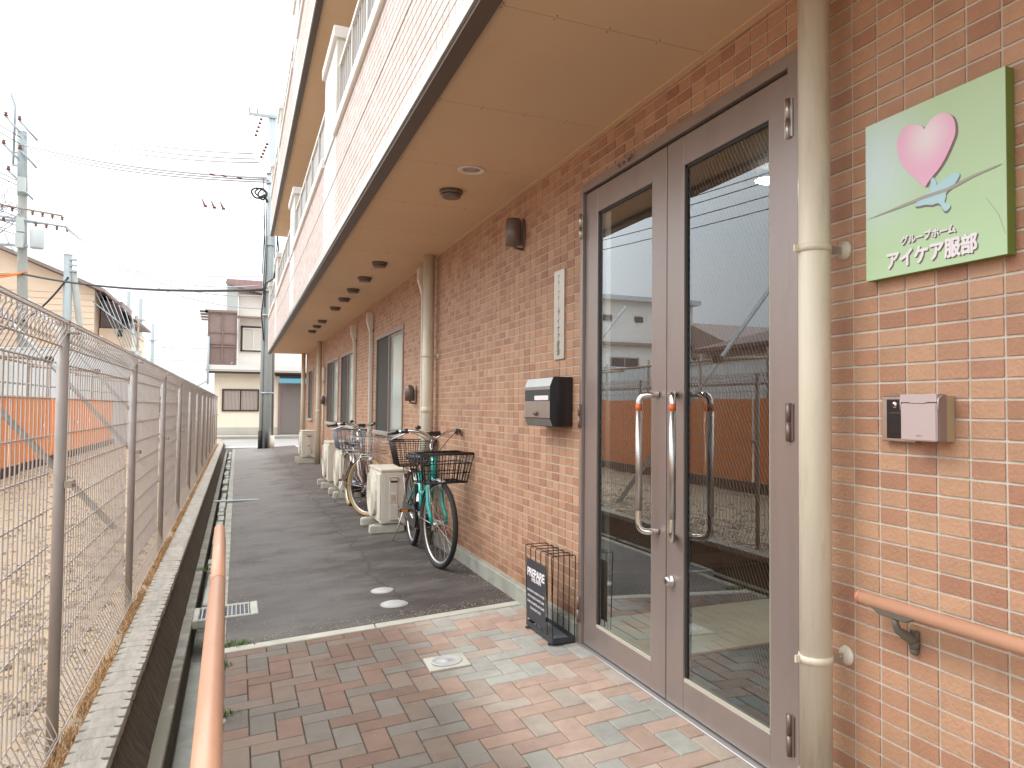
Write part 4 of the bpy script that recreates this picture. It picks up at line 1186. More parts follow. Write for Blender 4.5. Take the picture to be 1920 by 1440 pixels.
for tx, sz, y_, z_, wd_, bd in (('グループホーム', .026, -.216, 1.6830, .176, .0009), ('アイケア服部', .052, -.166, 1.6260, .288, .0019)):
    text_obj('lettering_shadow', tx, sz, (-.0316, y_-.0025, z_-.003), UXW, UYW, 'letter_shadow', t, copies=bd, width=wd_, spacing=.95)
    text_obj('lettering', tx, sz, (-.0335, y_, z_), UXW, UYW, 'letter_white', t, ext=.0006, copies=bd, width=wd_, spacing=.95)

# umbrella stand
t = thing('umbrella_stand', 'black wire umbrella stand with a printed plate, on the bricks left of the door', 'umbrella stand', (-.085, 2.18, 0))
X0_, X1_, Y0_, Y1_ = -.158, -.030, 1.985, 2.385
zt = .458
b = MB()
for (xa, xb, ya, yb) in ((X0_, X0_+.006, Y0_, Y1_), (X1_-.006, X1_, Y0_, Y1_), (X0_+.006, X1_-.006, Y0_, Y0_+.006), (X0_+.006, X1_-.006, Y1_-.006, Y1_)):
    b.box(xa, xb, ya, yb, .006, .034)
build('base_tray', b, 'board_black', parent=t)
build('tray_floor', MB().box(X0_+.006, X1_-.006, Y0_+.006, Y1_-.006, .008, .011), 'grey_plastic', parent=t)
for yy in (Y0_+.03, Y1_-.03): build('foot', MB().box(X0_-.014, X1_, yy-.007, yy+.007, -.004, .005), 'board_black', parent=t)
for k in range(6):
    yy = Y0_+.004+k*(Y1_-Y0_-.008)/5
    r_ = .010
    pts = [(X0_+.003, yy, .010), (X0_-.008, yy, zt-r_)]+[(X0_-.008+r_*(1-cos(a)), yy, zt-r_+r_*sin(a)) for a in (.4, .8, 1.2, 1.57)]
    pts += [(X1_+.002-r_*(1-sin(1.57-a)), yy, zt-r_+r_*cos(1.57-a) if 0 else zt-r_+r_*sin(1.57-a+0)) for a in ()]
    pts += [(X1_-r_, yy, zt), (X1_-.003, yy, zt-.003), (X1_, yy, zt-r_), (X1_-.003, yy, .010)]
    build('wire_hoop', MB().tube(pts, .0026, 6), 'black_wire', parent=t)
for xx, zz in ((X0_+.022, zt-.005), (X1_-.014, zt-.005)):
    build('top_wire', MB().tube([(xx, Y0_+.004, zz), (xx, Y1_-.004, zz)], .0024, 6), 'black_wire', parent=t)
PXF = X0_-.012
bd = build('plate', MB().prism(smooth_poly([(2.352, .062), (2.352, .392), (2.060, .392), (2.060, .062)], 0), PXF, PXF+.0025, 'yz'), 'board_black', parent=t, bevel=.001)
ux = (0, -1, 0)
text_obj('lettering', 'PREPARE', .062, (PXF-.0006, 2.338, .300), ux, UYW, 'letter_white', bd, bold=.0022, width=.262, spacing=.9)
text_obj('lettering', 'THE RAIN', .036, (PXF-.0006, 2.278, .276), ux, UYW, 'letter_white', bd, bold=.0013, width=.150, spacing=.9)
for i, (s_, w__) in enumerate((('RAINDROP IS A DROP OF WATER', .262), ('WITH THE SIZE OF MORE THAN', .25), ('0.5MM IN DIAMETER AND COMES', .262), ('DOWN FROM THE SKY', .165))):
    text_obj('lettering', s_, .017, (PXF-.0006, 2.206+w__/2, .215-i*.031), ux, UYW, 'letter_white', bd, bold=.0003, width=w__)

# free-standing handrail on the left
t = thing('path_handrail', 'terracotta coloured handrail on posts at the left edge of the brick paving', 'handrail', (-1.72, .7, -.09))
build('rail', MB().cyl((-1.727, 1.955, .700), (-1.712, .84, .700), .0215, 26), 'rail_resin', parent=t)
build('rail', MB().cyl((-1.712, .832, .700), (-1.690, -1.62, .700), .0215, 26), 'rail_resin', parent=t)
build('joint_ring', MB().cyl((-1.712, .839, .700), (-1.712, .833, .700), .0223, 26), 'rail_cap', parent=t)
build('end_cap', MB().sphere((-1.727, 1.955, .700), .0215, 20, 12, (1, .45, 1)), 'rail_resin', parent=t)
for yp, xp in ((1.87, -1.722), (.62, -1.708), (-.9, -1.695)):
    p_ = build('post', MB().cyl((xp, yp, -.10), (xp, yp, .672), .0205, 20), 'post_brown', parent=t)
    build('saddle', MB().box(xp-.018, xp+.018, yp-.05, yp+.05, .668, .682), 'bracket_grey', parent=p_, bevel=.003)
    build('base', MB().lathe((xp, yp, -.098), [(.040, 0), (.038, .006), (.024, .010)], 20), 'edge_concrete', parent=p_)

# ------------------------------------------------------------------ air conditioner outdoor units
def ac_unit(name_label, x0, y0, w_=.74, d_=.27, h_=.545, z0=.085, blocks=True, simple=False):
    """fan front faces the alley (-x), service side faces the camera (-y)"""
    t = thing('air_conditioner', name_label, 'air conditioner', (x0+d_/2, y0+w_/2, -.02), 'outdoor air conditioner units along the wall')
    x1 = x0+d_; y1 = y0+w_; zt = z0+h_
    c = build('casing', MB().box(x0, x1, y0, y1, z0, zt-.022), 'ac_cream', parent=t, bevel=.008, seg=2)
    build('top_plate', MB().box(x0-.006, x1+.004, y0-.006, y1+.006, zt-.022, zt), 'ac_cream', parent=t, bevel=.006, seg=2)
    gr = MB(); fy = y0+w_*.60; fz = z0+h_*.48; R = min(.235, h_*.43)
    fr = MB(); fr.prism(smooth_poly([(fy-R-.03, z0+.04), (y1-.012, z0+.04), (y1-.012, zt-.045), (fy-R-.03, zt-.045)], 2), x0-.030, x0-.001, 'yz')
    build('fan_grille', fr, 'ac_cream', parent=t, bevel=.006, seg=2)
    for k in range(7): gr.tube([(x0-.031, fy+cos(a)*(R*(k+1)/7), fz+sin(a)*(R*(k+1)/7)) for a in [2*pi*q/28 for q in range(28)]], .0022, 4, closed=True)
    build('guard_rings', gr, 'ac_dark' if 0 else 'ac_cream', parent=t, kind='stuff')
    build('front_panel', MB().box(x0-.012, x0-.0005, y0+.012, fy-R-.034, z0+.04, zt-.045), 'ac_cream', parent=t, bevel=.004)
    build('logo', MB().box(x0-.0128, x0-.0121, y0+.055, y0+.085, zt-.135, zt-.095), 'bird_blue', parent=t)
    # service side
    sp = build('side_panel', MB().box(x0+.028, x1-.012, y0-.005, y0-.0003, z0+.012, zt-.04), 'ac_cream', parent=t, bevel=.002)
    k0 = x0+d_*.30; k1 = x0+d_*.64
    vc = build('valve_cover', MB().box(k0, k1, y0-.030, y0-.0055, z0+.035, z0+.20), 'ac_cream', parent=t, bevel=.008, seg=2)
    hd = build('handle_panel', MB().box(k0, k1-.006, y0-.014, y0-.0055, z0+.205, zt-.07), 'ac_cream', parent=t, bevel=.004)
    build('grip', MB().box(k0, k1-.004, y0-.026, y0-.0145, zt-.115, zt-.078), 'ac_cream', parent=hd, bevel=.006, seg=2)
    build('grip_shadow_gap', MB().box(k0+.010, k1-.012, y0-.0150, y0-.0142, zt-.130, zt-.117), 'ac_dark', parent=hd)
    for q in range(6): build('louvre_slot', MB().box(k0+.016, k1-.022, y0-.0150, y0-.0142, z0+.225+q*.010, z0+.229+q*.010), 'intercom_back', parent=hd)
    build('label_plate', MB().box(k0+.016, k1-.026, y0-.0150, y0-.0142, z0+.292, z0+.312), 'coping', parent=hd)
    build('refrigerant_pipe', MB().tube([(k1-.01, y0-.018, z0+.06), (k1+.03, y0-.03, z0+.02), (x1-.01, y0-.02, z0-.02), (x1+.05, y0+.0, z0+.02), (-.02, y0+.02, z0+.05)], .010, 8), 'duct_white', parent=t)
    if blocks:
        for yy in (y0+.06, y1-.12):
            bb = thing('plinth_block', name_label.split(',')[0]+' rests on this long plastic block, '+('near' if yy < y0+.1 else 'far')+' one', 'block', (x0+.05, yy, 0), 'support blocks under the air conditioners')
            build('body', MB().box(x0-.10, x1-.02, yy-.045, yy+.045, SL*(x0)-.002, z0-.012), 'block_cream', parent=bb, bevel=.010, seg=2)
            build('rail', MB().box(x0-.05, x1-.04, yy-.012, yy+.012, z0-.012, z0-.001), 'galvanised', parent=bb)
    return t
ac_unit('cream air conditioner nearest the camera, behind the teal bicycle', -.362, 6.02, w_=.74, d_=.26, h_=.535, z0=.075)
ac_unit('second cream air conditioner, beside the silver bicycle', -.365, 9.15, w_=.74, d_=.28, h_=.555, z0=.085)
ac_unit('third cream air conditioner, taller one just beyond the silver bicycle', -.385, 10.55, w_=.78, d_=.30, h_=.60, z0=.085)
ac_unit('farthest cream air conditioner, by the far downpipe', -.365, 16.1, w_=.76, d_=.29, h_=.58, z0=.115)

# ------------------------------------------------------------------ bicycles
def bez(a, b_, c, n=8):
    a, b_, c = Vector(a), Vector(b_), Vector(c)
    return [a*(1-t)**2+b_*2*t*(1-t)+c*t*t for t in [i/n for i in range(n+1)]]
def bicycle(label, frame_m, basket_m, tyre_m, loc, head, steer, front_kind, side_lean=0.0):
    """local frame: x forward, z up, origin on the ground under the rear hub"""
    t = thing('bicycle', label, 'bicycle', (0,0,0), None)
    R = .318; WB = 1.10; HZ = .325
    def P(name, mb, m, par=t, **k): return build(name, mb, m, parent=par, **k)
    def wheel(cx, steerM=None):
        tf = (lambda p: p) if steerM is None else (lambda p: steerM @ Vector(p))
        def T(b):
            b.v = [tuple(tf(p)) for p in b.v]; return b
        ty = T(MB().tube([(cx+R*cos(a), 0, HZ+R*sin(a)) for a in [2*pi*q/48 for q in range(48)]], .0205, 10, closed=True))
        w_ = P('wheel', ty, tyre_m)
        rb = T(MB().tube([(cx+(R-.022)*cos(a), 0, HZ+(R-.022)*sin(a)) for a in [2*pi*q/48 for q in range(48)]], .010, 8, closed=True))
        P('rim', rb, 'alu', w_)
        sp = MB()
        for q in range(28):
            a = 2*pi*q/28; a2 = a+(.55 if q % 4 < 2 else -.55); s_ = .028 if q % 2 else -.028
            sp.tube([(cx+.022*cos(a2+.9), s_, HZ+.022*sin(a2+.9)), (cx+(R-.026)*cos(a), 0, HZ+(R-.026)*sin(a))], .0012, 4, cap=False)
        P('spokes', T(sp), 'alu', w_, kind='stuff')
        hb = T(MB().cyl((cx, -.05, HZ), (cx, .05, HZ), .012, 12).cyl((cx, -.032, HZ), (cx, -.026, HZ), .026, 14).cyl((cx, .026, HZ), (cx, .032, HZ), .026, 14))
        P('hub', hb, 'alu', w_)
        return w_
    wheel(0)
    AX = Vector((WB-.075, 0, .60))
    SM = Matrix.Translation(AX) @ Matrix.Rotation(steer, 4, 'Z') @ Matrix.Translation(-AX)
    wheel(WB, SM)
    def S(b): b.v = [tuple(SM @ Vector(p)) for p in b.v]; return b
    bb = Vector((.46, 0, .285)); st_top = Vector((.315, 0, .66)); hd_b = Vector((.985, 0, .655)); hd_t = Vector((.935, 0, .86))
    P('frame', MB().tube(bez(bb+Vector((0,0,.02)), (.70, 0, .30), hd_b+Vector((0,0,.03)), 10), .026, 12)
                   .tube(bez((.375, 0, .50), (.68, 0, .46), hd_t-Vector((-.015,0,.06)), 10), .019, 12)
                   .cyl(bb, st_top, .0185, 12).cyl(hd_b, hd_t, .026, 14)
                   .tube([(.33, .022, .60), (.0, .058, HZ)], .009, 8).tube([(.33, -.022, .60), (.0, -.058, HZ)], .009, 8)
                   .tube([bb+Vector((-.01, .03, 0)), (.0, .060, HZ)], .010, 8).tube([bb+Vector((-.01, -.03, 0)), (.0, -.060, HZ)], .010, 8), frame_m)
    P('seat_post', MB().cyl(st_top-Vector((0,0,.02)), (.272, 0, .775), .0125, 12), 'chrome')
    sd = MB(); prof = [(-.13, .085, .060), (-.10, .105, .070), (-.04, .098, .066), (.03, .060, .055), (.10, .030, .050), (.135, .022, .040)]
    vs = []; fs = []
    for (dx, hw_, hh) in prof:
        for k in range(10):
            a = 2*pi*k/10; vs.append((.262+dx, hw_*cos(a), .790+hh*.55*sin(a)-(.02 if sin(a) < 0 else 0)*0))
    for i in range(len(prof)-1):
        for k in range(10): fs.append((i*10+k, i*10+(k+1) % 10, (i+1)*10+(k+1) % 10, (i+1)*10+k))
    fs.append(tuple(range(10))[::-1]); fs.append(tuple(len(vs)-10+k for k in range(10)))
    sd.add(vs, fs, True); P('saddle', sd, 'saddle_black')
    P('battery', MB().prism(smooth_poly([(.335, .34), (.30, .56), (.255, .56), (.225, .52), (.255, .33)], 1), -.038, .038, 'xz'), 'black_plastic')
    P('motor', MB().cyl((.53, -.055, .28), (.53, .055, .28), .075, 20), 'black_plastic')
    cs_ = MB().prism(smooth_poly([(-.10, HZ-.055), (.44, .20), (.56, .22), (.58, .30), (.54, .38), (.40, .38), (-.02, HZ+.055), (-.10, HZ+.05)], 2), -.078, -.066, 'xz')
    P('chain_case', cs_, 'black_plastic')
    for s_, a in ((1, -.35), (-1, -.35+pi)):
        e_ = bb+Vector((.165*cos(a), .085*s_, .165*sin(a)))
        cr_ = P('crank', MB().cyl(bb+Vector((0, .075*s_, 0)), e_, .010, 8), 'alu')
        pd = P('pedal', MB().box(e_.x-.045, e_.x+.045, e_.y, e_.y+.085*s_, e_.z-.012, e_.z+.012), 'black_plastic', bevel=.003)
        P('reflector', MB().box(e_.x+.0455, e_.x+.050, e_.y+.018*s_, e_.y+.070*s_, e_.z-.008, e_.z+.008), 'reflector_orange', pd)
    P('crank_axle', MB().cyl(bb-Vector((0,.08,0)), bb+Vector((0,.08,0)), .014, 12), 'alu')
    def fender(cx, a0, a1, m_):
        b = MB(); vs = []; fs = []; n_ = 22
        for i in range(n_+1):
            a = a0+(a1-a0)*i/n_
            for k in range(6):
                u = -1+2*k/5; rr = R+.036-.014*u*u
                vs.append((cx+rr*cos(a), u*.027, HZ+rr*sin(a)))
        for i in range(n_):
            for k in range(5): q = i*6+k; fs.append((q, q+1, q+7, q+6))
        b.add(vs, fs, True); return b
    P('rear_mudguard', fender(0, radians(15), radians(205), 0), 'alu' if front_kind == 'mesh' else 'brushed')
    P('front_mudguard', S(fender(WB, radians(72), radians(200), 0)), 'alu')
    P('mudguard_stay', MB().tube([(0, .05, HZ), (-.33, .03, HZ+.14)], .003, 5).tube([(0, -.05, HZ), (-.33, -.03, HZ+.14)], .003, 5), 'alu')
    P('mudguard_stay', S(MB().tube([(WB, .05, HZ), (WB-.345, .03, HZ+.02)], .003, 5).tube([(WB, -.05, HZ), (WB-.345, -.03, HZ+.02)], .003, 5)), 'alu')
    cr0 = hd_b+Vector((.004, 0, -.02))
    fk = MB()
    for s_ in (1, -1): fk.tube([cr0+Vector((0, .02*s_, 0)), cr0+Vector((.01, .052*s_, -.04)), cr0+Vector((.035, .060*s_, -.17)), (WB-.022, .062*s_, HZ+.07), (WB, .060*s_, HZ)], [.017, .020, .019, .016, .012], 10)
    fk.cyl(cr0+Vector((0,0,-.02)), hd_b+Vector((0,0,.02)), .019, 12)
    P('fork', S(fk), frame_m)
    stm = Vector((.915, 0, .94))
    P('stem', S(MB().cyl(hd_t, stm, .0125, 12).tube([stm, stm+Vector((.055, 0, .035))], .013, 10).cyl(hd_t-Vector((0,0,.012)), hd_t+Vector((0,0,.012)), .024, 14)), 'chrome')
    c0 = stm+Vector((.055, 0, .035)); 
    hbm = MB()
    for s_ in (1, -1): hbm.tube(bez(c0, c0+Vector((.05, .10*s_, .075)), c0+Vector((-.02, .20*s_, .07)), 8)+bez(c0+Vector((-.02, .20*s_, .07)), c0+Vector((-.07, .26*s_, .065)), c0+Vector((-.20, .285*s_, .045)), 6)[1:], .0112, 10)
    P('handlebar', S(hbm), 'chrome')
    for s_ in (1, -1):
        a_ = c0+Vector((-.085, .262*s_, .060)); e_ = c0+Vector((-.215, .288*s_, .042))
        gp = P('grip', S(MB().cyl(a_, e_, .0165, 12)), 'black_plastic')
        P('brake_lever', S(MB().tube(bez(c0+Vector((-.02, .215*s_, .055)), c0+Vector((-.045, .275*s_, .02)), c0+Vector((-.16, .30*s_, -.005)), 6), .006, 6)), 'alu')
        P('brake_clamp', S(MB().cyl(c0+Vector((-.015, .205*s_, .068)), c0+Vector((-.055, .238*s_, .064)), .019, 10)), 'black_plastic')
    P('bell', S(MB().sphere(c0+Vector((.0, -.13, .095)), .024, 12, 8, (1,1,.7))), 'black_plastic')
    P('control_unit', S(MB().box(c0.x-.03, c0.x+.03, -.05, .05, c0.z+.03, c0.z+.065)), 'black_plastic', bevel=.006)
    cb_ = MB()
    for s_ in (1, -1): cb_.tube(bez(c0+Vector((0, .19*s_, .055)), c0+Vector((.12, .10*s_, .04)), c0+Vector((.05, .02*s_, -.10)), 8)+[hd_b+Vector((.03, .01*s_, 0))], .0028, 5)
    P('brake_cables', S(cb_), 'cable_black')
    # baskets: tapered boxes of wire
    def basket(cx0, cx1, hw0, hw1, z0, z1, m_, rw, nh, nx_, ny_, slope=.03, name='basket', turn=True, solid=False):
        f = (lambda b: S(b)) if turn else (lambda b: b)
        def ring(k):
            q = k; x0 = cx0-slope*q*(.4); x1 = cx1+slope*q; hw_ = hw0+(hw1-hw0)*q; z = z0+(z1-z0)*q
            return [(x0, -hw_, z), (x1, -hw_, z), (x1, hw_, z), (x0, hw_, z)]
        bk = P(name, f(MB().tube(ring(1), rw*2.6, 6, closed=True)), m_)
        wires = MB(); wires.tube(ring(0), rw*1.8, 6, closed=True)
        for i in range(1, nh): wires.tube(ring(i/nh), rw, 4, closed=True)
        def side(a, b_, n_):
            r0, r1 = ring(0), ring(1)
            for k in range(1, n_+1):
                q = k/(n_+1); p0 = Vector(r0[a])*(1-q)+Vector(r0[b_])*q; p1 = Vector(r1[a])*(1-q)+Vector(r1[b_])*q
                wires.tube([p0, p1], rw, 4)
        side(0, 1, nx_); side(2, 3, nx_); side(1, 2, ny_); side(3, 0, ny_)
        r0, r1 = ring(0), ring(1)
        for k in range(4): wires.tube([r0[k], r1[k]], rw*1.3, 4)
        for k in range(1, ny_+1):
            q = k/(ny_+1); wires.tube([Vector(r0[0])*(1-q)+Vector(r0[3])*q, Vector(r0[1])*(1-q)+Vector(r0[2])*q], rw, 4)
        for k in range(1, nx_+1):
            q = k/(nx_+1); wires.tube([Vector(r0[0])*(1-q)+Vector(r0[1])*q, Vector(r0[3])*(1-q)+Vector(r0[2])*q], rw, 4)
        P('basket_wires', f(wires), m_, bk, kind='stuff')
        if solid:
            bt = f(MB().box(cx0, cx1, -hw0, hw0, z0-.004, z0+.004)); P('basket_floor', bt, m_, bk)
        return bk
    if front_kind == 'wide': basket(.985, 1.235, .170, .205, .655, .875, 'black_wire', .0042, 3, 4, 7, .045, 'front_basket')
    else: basket(1.00, 1.26, .15, .19, .700, .895, 'wire_steel' if 0 else 'alu', .0018, 5, 6, 9, .03, 'front_basket')
    P('basket_support', S(MB().tube([(1.03, .06, .66), (WB, .062, HZ)], .0035, 6).tube([(1.03, -.06, .66), (WB, -.062, HZ)], .0035, 6)), 'alu')
    P('headlamp', S(MB().lathe((1.16, 0, .630), [(.012, -.045), (.028, -.02), (.034, .01), (.030, .02), (0, .026)], 16, axis=(1, 0, -.12))), 'alu')
    P('carrier', MB().tube([(.22, .05, .66), (-.22, .065, .685), (-.25, 0, .685), (-.22, -.065, .685), (.22, -.05, .66)], .006, 8)
       .tube([(-.15, .065, .68), (0, .062, HZ)], .005, 6).tube([(-.15, -.065, .68), (0, -.062, HZ)], .005, 6), 'alu')
    if front_kind == 'wide': basket(-.26, .075, .135, .185, .70, .925, 'black_wire', .0030, 11, 9, 7, .03, 'rear_basket', turn=False, solid=True)
    else: basket(-.26, .075, .135, .185, .70, .945, 'grey_plastic', .0045, 8, 8, 6, .03, 'rear_basket', turn=False, solid=True)
    P('kickstand', MB().tube([(-.02, .075, HZ-.01), (-.05, .12, .14), (-.09, .165, .018), (-.10, .12, .010), (-.10, -.12, .010), (-.09, -.165, .018), (-.05, -.12, .14), (-.02, -.075, HZ-.01)], .0065, 8), 'alu')
    P('rear_reflector', MB().box(-.362, -.354, -.02, .02, .56, .60), 'insulator_red')
    t.location = loc; t.rotation_euler = (0, 0, head); WL[t.name] = Vector(loc)
    return t
def aim(rear, front): return atan2(front[1]-rear[1], front[0]-rear[0])
r1_, f1_ = (-.205, 5.27), (-.245, 4.17)
bicycle('teal electric bicycle with black wire baskets leaning by the wall', 'teal_paint', 'black_wire', 'dark_rubber', (r1_[0], r1_[1], gz(r1_[0])+.012), aim(r1_, f1_), radians(11), 'wide')
r2_, f2_ = (-.355, 8.42), (-.335, 7.32)
bicycle('silver city bicycle with a grey rear basket and tan tyres between the air conditioners', 'silver_pink', 'grey_plastic', 'tyre_tan', (r2_[0], r2_[1], gz(r2_[0])+.012), aim(r2_, f2_), radians(30), 'mesh')

# ================================================================== LEFT: MESH FENCE
FX, FZ0, FZ1 = -2.222, .075, 1.515
fence = thing('mesh_fence', 'beige steel mesh fence with bent top running the length of the alley', 'fence', (FX, 12, FZ0))
posts = [1.43+2.02*k for k in range(-1, 12)]
pmb = MB(); pmb.cyl((0, 0, -.05), (0, 0, 1.448), .0185, 16)
pme = pmb.mesh('post'); pme.materials.append(MATS['fence_post'])
capm = MB().lathe((0, 0, 1.445), [(.0200, -.012), (.0205, .003), (.018, .008), (0, .009)], 16).box(.002, .046, -.020, .020, 1.405, 1.411).mesh('post_cap'); capm.materials.append(MATS['fence_post'])
clm = MB().box(.020, .042, -.035, .035, .885-.012, .885+.012).cyl((.026, -.022, .885), (.05, -.022, .885), .007, 8).mesh('clamp'); clm.materials.append(MATS['wire_steel'])
def link_at(name, me, y, par, x=FX, z=FZ0, lo=(0, 0, 0)):
    o = bpy.data.objects.new(name, me); COL.objects.link(o); o.parent = par; o.location = Vector((x, y, z))-wloc(par) if par else Vector((x, y, z)); return o
for y in posts:
    p_ = link_at('post', pme, y, fence); WL[p_.name] = Vector((FX, y, FZ0))
    for nm, me in (('post_cap', capm), ('clamp', clm)):
        o = bpy.data.objects.new(nm, me); COL.objects.link(o); o.parent = p_
# one bay of welded wires: verticals with folded top and bottom, doubled horizontals
BAY = 2.02-.066; NW = 37
XW = -.024
prof_w = [(XW+.0, .055), (XW+.042, .030), (XW+.050, .045), (XW+.0, .165), (XW, 1.305), (XW+.050, 1.415), (XW+.046, 1.442), (XW+.022, 1.450), (XW-.006, 1.425), (XW-.004, 1.375)]
bm_ = MB()
for k in range(NW):
    y = .033+BAY*(k+.5)/NW
    bm_.tube([(x, y, z) for x, z in prof_w], .0025, 5)
vw = bm_.mesh('vertical_wires', fix=False); vw.materials.append(MATS['fence_beige'])
bh = MB()
HZS = [.165+.1267*i for i in range(10)]
for (x, z) in [(XW-.0042, h) for h in HZS]+[(XW+.050, .030), (XW+.0, .060), (XW+.054, 1.430), (XW-.010, 1.395), (XW+.02, 1.360), (XW+.028, 1.455)]:
    bh.tube([(x, .012, z), (x, 2.02-.012, z)], .0031, 6)
hw_me = bh.mesh('horizontal_wires', fix=False); hw_me.materials.append(MATS['fence_beige'])
for y in posts[:-1]:
    for nm, me in (('wire_panel', vw), ('rail_wires', hw_me)):
        o = link_at(nm, me, y, fence); o['kind'] = 'stuff'

# ------------------------------------------------------------------ building site beyond the fence
XO = -5.32
oh = thing('orange_hoarding', 'long orange sheet hoarding on a dark kickboard across the dirt lot', 'hoarding', (XO, 16, 0))
y = -3.0; ro = random.Random(4)
while y < 27:
    L_ = 1.78
    b = MB(); n_ = 12; vs = []; fs = []
    for i in range(n_+1):
        yy = y+.01+(L_-.02)*i/n_
        for k in range(5):
            f = k/4; vs.append((XO+.014*sin(i*2.6+y)+.02*mn.noise(Vector((yy, f*2, 0))), yy, .14+1.25*f+.006*sin(yy*3)))
    for i in range(n_):
        for k in range(4): q = i*5+k; fs.append((q, q+5, q+6, q+1))
    b.add(vs, fs, True)
    build('orange_sheet', b, 'sheet_orange', parent=oh, fix=False)
    if ro.random() < .5: build('paper_tag', MB().box(XO+.04, XO+.042, y+.7, y+.95, .78, .84), 'white_paint', parent=oh)
    build('kickboard', MB().box(XO-.01, XO+.05, y, y+L_-.02, -.05, .135), 'board_dark', parent=oh)
    y += L_
sc = thing('scaffold_frame', 'steel pipe frame with rails and slanting braces holding up the orange hoarding', 'scaffold', (XO, 14, 0))
for y in [k*1.8+.2 for k in range(-1, 15)]:
    build('upright', MB().cyl((XO-.06, y, -.05), (XO-.06, y, 2.15), .024, 10), 'rust_pipe', parent=sc)
for z in (1.62, 2.02):
    build('rail_pipe', MB().cyl((XO-.01, -3, z), (XO-.01, 27, z), .024, 10), 'rust_pipe' if z > 2 else 'galvanised', parent=sc)
for y in (-3, 2.0, 7.0, 12.0, 16.3, 21.0, 25):
    build('brace', MB().cyl((-2.70, y, 0.0), (-5.40, y, 3.28), .030, 12), 'galvanised', parent=sc)
    build('brace_clamp', MB().box(-4.28, -4.18, y-.05, y+.05, 1.86, 1.95), 'board_dark', parent=sc)
    build('tie_pipe', MB().cyl((-4.25, y, 1.90), (XO-.05, y, 1.98), .024, 8), 'rust_pipe', parent=sc)
# grey corrugated fence at the back of the lot
def corrugated(name, lab, cat, x0, y0, x1, y1, z0, z1, pitch, amp, m, sheet=1.8, posts_m=None):
    t = thing(name, lab, cat, (x0, y0, 0))
    L_ = sqrt((x1-x0)**2+(y1-y0)**2); ux, uy = (x1-x0)/L_, (y1-y0)/L_; nx, ny = -uy, ux
    s0 = 0
    while s0 < L_:
        s1 = min(L_, s0+sheet); n_ = max(2, int((s1-s0)/pitch*4)); vs = []; fs = []
        for i in range(n_+1):
            s_ = s0+.004+(s1-s0-.008)*i/n_; a = amp*(1 if (i % 4) in (1, 2) else -1)
            for z in (z0, z1): vs.append((x0+ux*s_+nx*a, y0+uy*s_+ny*a, z))
        for i in range(n_): fs.append((i*2, i*2+2, i*2+3, i*2+1))
        build('sheet', MB().add(vs, fs), m, parent=t, fix=False); s0 = s1
    build('top_rail', MB().cyl((x0-nx*.04, y0-ny*.04, z1+.0), (x1-nx*.04, y1-ny*.04, z1+.0), .04, 8), 'galvanised', parent=t)
    return t
corrugated('sheet_fence', 'tall grey corrugated sheet fence behind the dirt lot', 'fence', -4.6, 27.6, -25, 29.2, -.1, 3.0, .25, .02, 'sheet_grey')
corrugated('sheet_fence', 'grey corrugated fence at the side of the lot, mirrored in the glass doors', 'fence', -12.0, 6.0, -14.5, 27.0, -.1, 2.9, .25, .02, 'sheet_grey')

# ------------------------------------------------------------------ houses
def house_box(t, name, x0, x1, y0, y1, z0, z1, m): return build(name, MB().box(x0, x1, y0, y1, z0, z1), m, parent=t)
def win(t, x0, x1, y, z0, z1, glass='curtain', fm='window_frame', fr=.05, depth=.05, mull=True):
    f = MB(); f.box(x0-fr, x1+fr, y-depth, y-.001, z1, z1+fr); f.box(x0-fr, x1+fr, y-depth, y-.001, z0-fr, z0); f.box(x0-fr, x0, y-depth, y-.001, z0, z1); f.box(x1, x1+fr, y-depth, y-.001, z0, z1)
    w_ = build('window', f, fm, parent=t)
    if mull: build('mullion', MB().box((x0+x1)/2-.025, (x0+x1)/2+.025, y-depth+.01, y-.001, z0, z1), fm, parent=w_)
    build('pane', MB().box(x0, x1, y-.012, y-.002, z0, z1), glass, parent=w_)
    return w_
H = 30.0
ht = thing('corner_house', 'cream two storey house with a brown mesh balcony facing the end of the alley', 'house', (0, H, .13))
house_box(ht, 'ground_floor', -2.46, 6.5, H, H+7, .42, 2.50, 'house_cream')
house_box(ht, 'plinth', -2.48, 6.52, H-.02, H+7, -.1, .419, 'concrete_light')
build('eave', MB().box(-2.75, 6.6, H-.55, H-.0, 2.56, 2.72).box(-2.75, 6.6, H-.50, H-.0, 2.50, 2.555), 'eave_white', parent=ht)
build('eave_shadow_board', MB().box(-2.70, 6.6, H-.46, H-.001, 2.44, 2.499), 'board_dark', parent=ht)
house_box(ht, 'upper_floor', -1.70, 6.5, H+.25, H+7, 2.73, 4.75, 'house_white')
build('bay_front', MB().box(-1.70, .5, H-.02, H+.249, 4.62, 5.45), 'house_white', parent=ht)
build('bay_base', MB().box(-1.74, .5, H-.06, H+.249, 4.56, 4.619), 'corrugated_brown', parent=ht)
house_box(ht, 'gable', -1.70, 6.5, H+.25, H+7, 4.751, 5.3, 'house_white')
